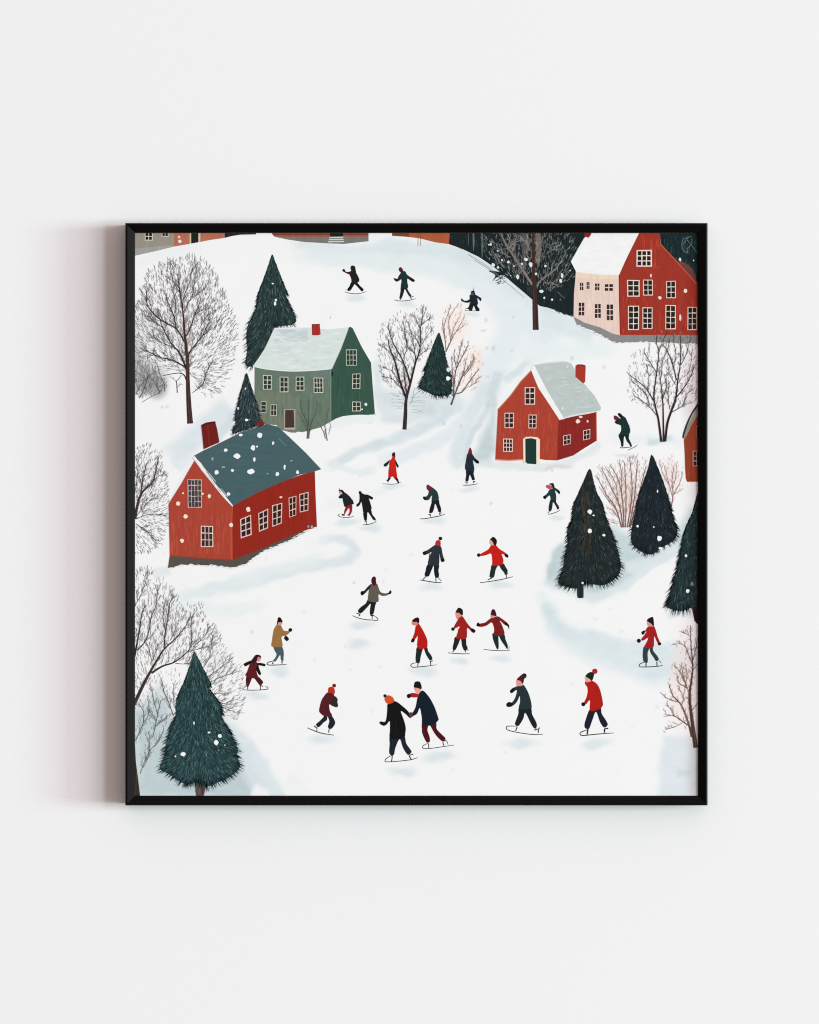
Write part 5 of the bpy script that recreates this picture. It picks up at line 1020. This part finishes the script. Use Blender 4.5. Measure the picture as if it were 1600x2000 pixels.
skater(R(590, 1325, .06), 'bowed skater in maroon with a red bobble hat, lower left of the ice',
       [(820, 470), (960, 480), (1050, 580), (1010, 860), (890, 860), (890, 980), (920, 1110), (972, 1190), (950, 1260), (720, 1240), (580, 1130), (553, 1040), (590, 850), (640, 700), (720, 580)], (83, 29, 36),
       [[(700, 1210), (800, 1220), (812, 1360), (700, 1450), (540, 1600), (450, 1510), (570, 1400), (700, 1260)], [(830, 1220), (960, 1230), (1060, 1380), (1070, 1500), (960, 1650), (870, 1640), (840, 1570), (885, 1400)]], (27, 36, 42),
       hat=[(842, 430), (860, 320), (960, 280), (1050, 340), (1068, 470), (1030, 540), (960, 490), (860, 465)], hat_rgb=(188, 48, 30), pom=(1045, 245, 62), pom_rgb=(128, 28, 22), arms=[[(1000, 590), (1090, 600), (1160, 690), (1150, 780), (1172, 900), (1110, 952), (920, 865), (980, 740)]], arm_rgb=(54, 38, 33),
       blades=[([(170, 1620), (450, 1740), (700, 1810), (1040, 1860)], 36), ([(390, 1560), (500, 1640)], 44), ([(485, 1640), (475, 1750)], 28), ([(885, 1650), (860, 1780)], 38)], blade_rgb=(84, 90, 90))
G18 = R(730, 1320, .10625)
skater(G18, 'skater in navy coat and black cap with a raised red arm, leading a partner by the hand',
       [(820, 350), (890, 275), (960, 320), (1050, 440), (1130, 600), (1190, 780), (1192, 820), (1130, 880), (1040, 920), (900, 910), (885, 780), (850, 600), (800, 700), (740, 740), (690, 765), (715, 690), (770, 580), (800, 430)], (18, 30, 43),
       [(905, 870), (1135, 850), (1160, 980), (1250, 1080), (1325, 1160), (1260, 1210), (1130, 1080), (1030, 915), (990, 1000), (1030, 1130), (1032, 1220), (970, 1225), (900, 1080), (888, 1000)], (76, 19, 26),
       hat=[(740, 185), (760, 120), (820, 105), (866, 140), (882, 245), (800, 228), (745, 218)], hat_rgb=(20, 24, 26), face=[(745, 222), (865, 240), (840, 325), (780, 315)], face_rgb=(233, 164, 148), mitts=[(650, 375, 40)], arms=[[(655, 345), (720, 318), (825, 345), (805, 398), (680, 396)]], arm_rgb=(164, 32, 40),
       blades=[([(1000, 1245), (920, 1285), (900, 1320), (930, 1345), (1100, 1335), (1300, 1305), (1485, 1280)], 14), ([(1010, 1250), (1015, 1335)], 17), ([(1270, 1215), (1290, 1290)], 18), ([(1290, 1212), (1340, 1200), (1370, 1275)], 15)], blade_rgb=(26, 28, 30), layer=1)
skater(G18, 'skater in a long black coat and orange bobble hat led by the hand',
       [(262, 525), (390, 470), (540, 570), (650, 680), (660, 778), (600, 720), (500, 655), (560, 830), (590, 960), (582, 1060), (550, 1140), (310, 1165), (300, 1000), (295, 840), (240, 900), (180, 925), (108, 880), (130, 843), (210, 850), (240, 740), (250, 600)], (20, 19, 19),
       [(310, 1130), (550, 1100), (600, 1250), (690, 1380), (690, 1420), (630, 1460), (540, 1330), (480, 1170), (400, 1330), (370, 1460), (290, 1440), (295, 1260)], (28, 37, 47),
       hat=[(205, 455), (213, 385), (280, 363), (350, 400), (380, 470), (320, 512), (250, 517)], hat_rgb=(212, 82, 38), pom=(208, 372, 29), pom_rgb=(36, 21, 26), mitts=[[(648, 690), (718, 682), (702, 760), (672, 782)]], mitt_rgb=(100, 50, 68),
       blades=[([(340, 1465), (250, 1515), (210, 1560), (240, 1588), (420, 1580), (650, 1555), (740, 1535), (810, 1510)], 14), ([(345, 1470), (330, 1580)], 18), ([(650, 1475), (690, 1540)], 20), ([(660, 1470), (730, 1445)], 17)], blade_rgb=(26, 28, 30), layer=2)
skater(R(975, 1305, .07), 'skater in dark slate with a maroon bobble hat and pink face, lower right',
       [(480, 520), (600, 500), (690, 475), (800, 650), (870, 830), (915, 1050), (880, 1130), (570, 1150), (590, 950), (580, 790), (530, 900), (460, 1000), (350, 1080), (240, 1088), (208, 1010), (270, 958), (350, 970), (430, 880), (490, 720), (490, 620), (350, 707), (308, 650), (350, 590)], (36, 50, 54),
       [(575, 1100), (880, 1090), (930, 1300), (1040, 1510), (1060, 1640), (1000, 1700), (900, 1570), (740, 1260), (680, 1420), (550, 1620), (450, 1580), (470, 1480), (540, 1290)], (26, 34, 42),
       hat=[(500, 325), (600, 220), (700, 150), (760, 190), (765, 260), (710, 310), (670, 445), (600, 365)], hat_rgb=(72, 29, 33), face=[(490, 340), (560, 330), (655, 420), (655, 490), (570, 510), (490, 485)], face_rgb=(231, 152, 142), pom=(728, 205, 46), pom_rgb=(40, 30, 32),
       mitts=[[(208, 1010), (270, 955), (350, 970), (380, 1050), (240, 1090)], [(308, 650), (350, 590), (420, 550), (430, 650), (350, 707)]],
       blades=[([(500, 1630), (240, 1630), (210, 1690), (260, 1740), (500, 1800), (750, 1840), (950, 1860), (1230, 1860)], 24), ([(510, 1650), (465, 1765)], 30), ([(990, 1740), (1070, 1710)], 34), ([(1100, 1700), (1100, 1815)], 32), ([(1080, 1720), (1150, 1670)], 26)], blade_rgb=(34, 38, 40))
skater(R(1120, 1295, .075), 'skater in a big red coat and black hat with a red bobble, lower right',
       [(322, 490), (480, 465), (600, 530), (680, 640), (740, 830), (782, 1070), (760, 1140), (700, 1200), (450, 1255), (440, 980), (340, 1080), (288, 1040), (350, 900), (380, 750), (370, 640), (318, 560)], (177, 28, 22),
       [(445, 1200), (600, 1220), (720, 1160), (750, 1330), (860, 1500), (905, 1620), (810, 1690), (700, 1540), (600, 1280), (510, 1480), (420, 1720), (340, 1720), (295, 1650), (330, 1480)], (26, 32, 42),
       hat=[(325, 348), (400, 265), (480, 240), (548, 290), (532, 380), (492, 468), (420, 415)], hat_rgb=(30, 34, 31), face=[(320, 352), (460, 460), (430, 495), (330, 495)], face_rgb=(230, 166, 150), pom=(570, 220, 70), pom_rgb=(178, 34, 40), mitts=[(268, 1082, 53)],
       blades=[([(370, 1750), (230, 1800), (180, 1850), (230, 1895), (400, 1885), (700, 1855), (1060, 1830)], 26), ([(390, 1740), (365, 1870)], 38), ([(820, 1720), (820, 1825)], 38), ([(810, 1730), (920, 1705)], 34)], blade_rgb=(30, 32, 34))
skater(R(1235, 1195, .0575), 'skater in a dark red jacket and grey trousers, near the right edge',
       [(560, 505), (740, 485), (820, 640), (880, 850), (945, 1010), (890, 1075), (830, 980), (765, 840), (755, 1050), (720, 1215), (430, 1215), (500, 1040), (570, 870), (450, 950), (350, 990), (320, 930), (420, 800), (500, 670), (420, 720), (460, 640)], (164, 30, 31),
       [[(420, 1180), (610, 1190), (540, 1400), (540, 1720), (410, 1710), (370, 1550), (375, 1340)], [(610, 1180), (710, 1180), (730, 1330), (870, 1510), (920, 1640), (820, 1680), (740, 1560), (625, 1380)]], (52, 62, 64),
       hat=[(515, 312), (570, 230), (680, 183), (732, 210), (752, 490), (640, 395)], face=[(515, 325), (620, 365), (740, 485), (580, 500), (520, 430)], face_rgb=(227, 150, 130), mitts=[(240, 990, 70), (940, 1090, 60), [(330, 735), (345, 675), (445, 640), (430, 745), (370, 785)]],
       blades=[([(420, 1720), (290, 1770), (250, 1830), (310, 1880), (640, 1875), (900, 1855), (1060, 1825)], 30), ([(485, 1720), (480, 1870)], 38), ([(850, 1700), (860, 1860)], 38), ([(930, 1670), (1000, 1740)], 26)], blade_rgb=(50, 56, 60))

# ------------------------------------------------------------------ snowflakes painted over everything
FLECKS.build('painted_snowfall', M_INK, pic, 5, 0, 'white painted snowflakes drifting over houses and trees', 'stuff')

# ------------------------------------------------------------------ light
w = bpy.data.worlds.new('World'); S.world = w; w.use_nodes = True
bg = w.node_tree.nodes['Background']
AMB = (0.480, 0.395, 0.372)
bg.inputs['Strength'].default_value = 1.0
# soft room light: a pale ceiling above, a darker floor below
wn, wl = w.node_tree.nodes, w.node_tree.links
wtc = wn.new('ShaderNodeTexCoord'); wsep = wn.new('ShaderNodeSeparateXYZ'); wmr = wn.new('ShaderNodeMath'); wmz = wn.new('ShaderNodeMath'); wmc = wn.new('ShaderNodeMath')
wmz.operation = 'MULTIPLY_ADD'; wmz.inputs[1].default_value = 0.85; wmz.inputs[2].default_value = 1.0
wmr.operation = 'MULTIPLY_ADD'; wmr.inputs[1].default_value = 0.60
wmc.operation = 'MAXIMUM'; wmc.inputs[1].default_value = 0.05; wmx = wn.new('ShaderNodeVectorMath')
wmx.operation = 'SCALE'; wmx.inputs[0].default_value = AMB
wl.new(wtc.outputs['Generated'], wsep.inputs['Vector']); wl.new(wsep.outputs['Z'], wmz.inputs[0]); wl.new(wsep.outputs['X'], wmr.inputs[0]); wl.new(wmz.outputs[0], wmr.inputs[2]); wl.new(wmr.outputs[0], wmc.inputs[0])
wl.new(wmc.outputs[0], wmx.inputs['Scale']); wl.new(wmx.outputs['Vector'], bg.inputs['Color'])
ALB = 0.822
TARGET = 0.896
KEY = [TARGET - ALB * a for a in AMB]          # the light the windows on the right must add
from mathutils import Vector
C0 = Vector((X(814), 0, Zh(1004)))
def lamp(name, tanx, tanz, width_deg, half_v, share, dist=45.0):
    d = Vector((tanx, -1, tanz)); cos = 1 / d.length; d.normalize()
    l = bpy.data.lights.new(name, 'AREA'); l.shape = 'RECTANGLE'
    l.size = 2 * dist * math.tan(math.radians(width_deg / 2)); l.size_y = 2 * half_v * cos * dist
    mx = max(share); l.color = [k / mx for k in share]
    l.energy = math.pi ** 2 * mx * dist ** 2 / (ALB * cos)
    o = bpy.data.objects.new(name, l); COL.objects.link(o)
    o.location = C0 + d * dist
    o.rotation_euler = (-d).to_track_quat('-Z', 'Y').to_euler()
    return o
FAR = (0.140, 0.206, 0.188)                      # the light that grazes the wall is a little cooler
NEAR = [(k - f) / 2 for k, f in zip(KEY, FAR)]
lamp('window_light', 1.19, 0.03, 7.5, .40, NEAR)
lamp('window_light', 1.95, 0.03, 15.0, .38, NEAR)
lamp('window_light', 3.9, 0.03, 9.0, .42, FAR)

# ------------------------------------------------------------------ camera
D = 3.0
cam = bpy.data.cameras.new('camera'); cam.sensor_fit = 'HORIZONTAL'; cam.sensor_width = 36.0
cam.lens = 36.0 * (D - DEPTH) / (1600 * PX); cam.clip_end = 100
co = bpy.data.objects.new('camera', cam); COL.objects.link(co)
co.location = (0, -D, ZC); co.rotation_euler = (math.pi / 2, 0, 0)
S.camera = co
S.cycles.use_denoising = False
S.cycles.pixel_filter_type = 'BLACKMAN_HARRIS'; S.cycles.filter_width = 1.15
S.view_settings.view_transform = 'Standard'; S.view_settings.look = 'None'
S.view_settings.exposure = 0; S.view_settings.gamma = 1; S.view_settings.use_curve_mapping = False
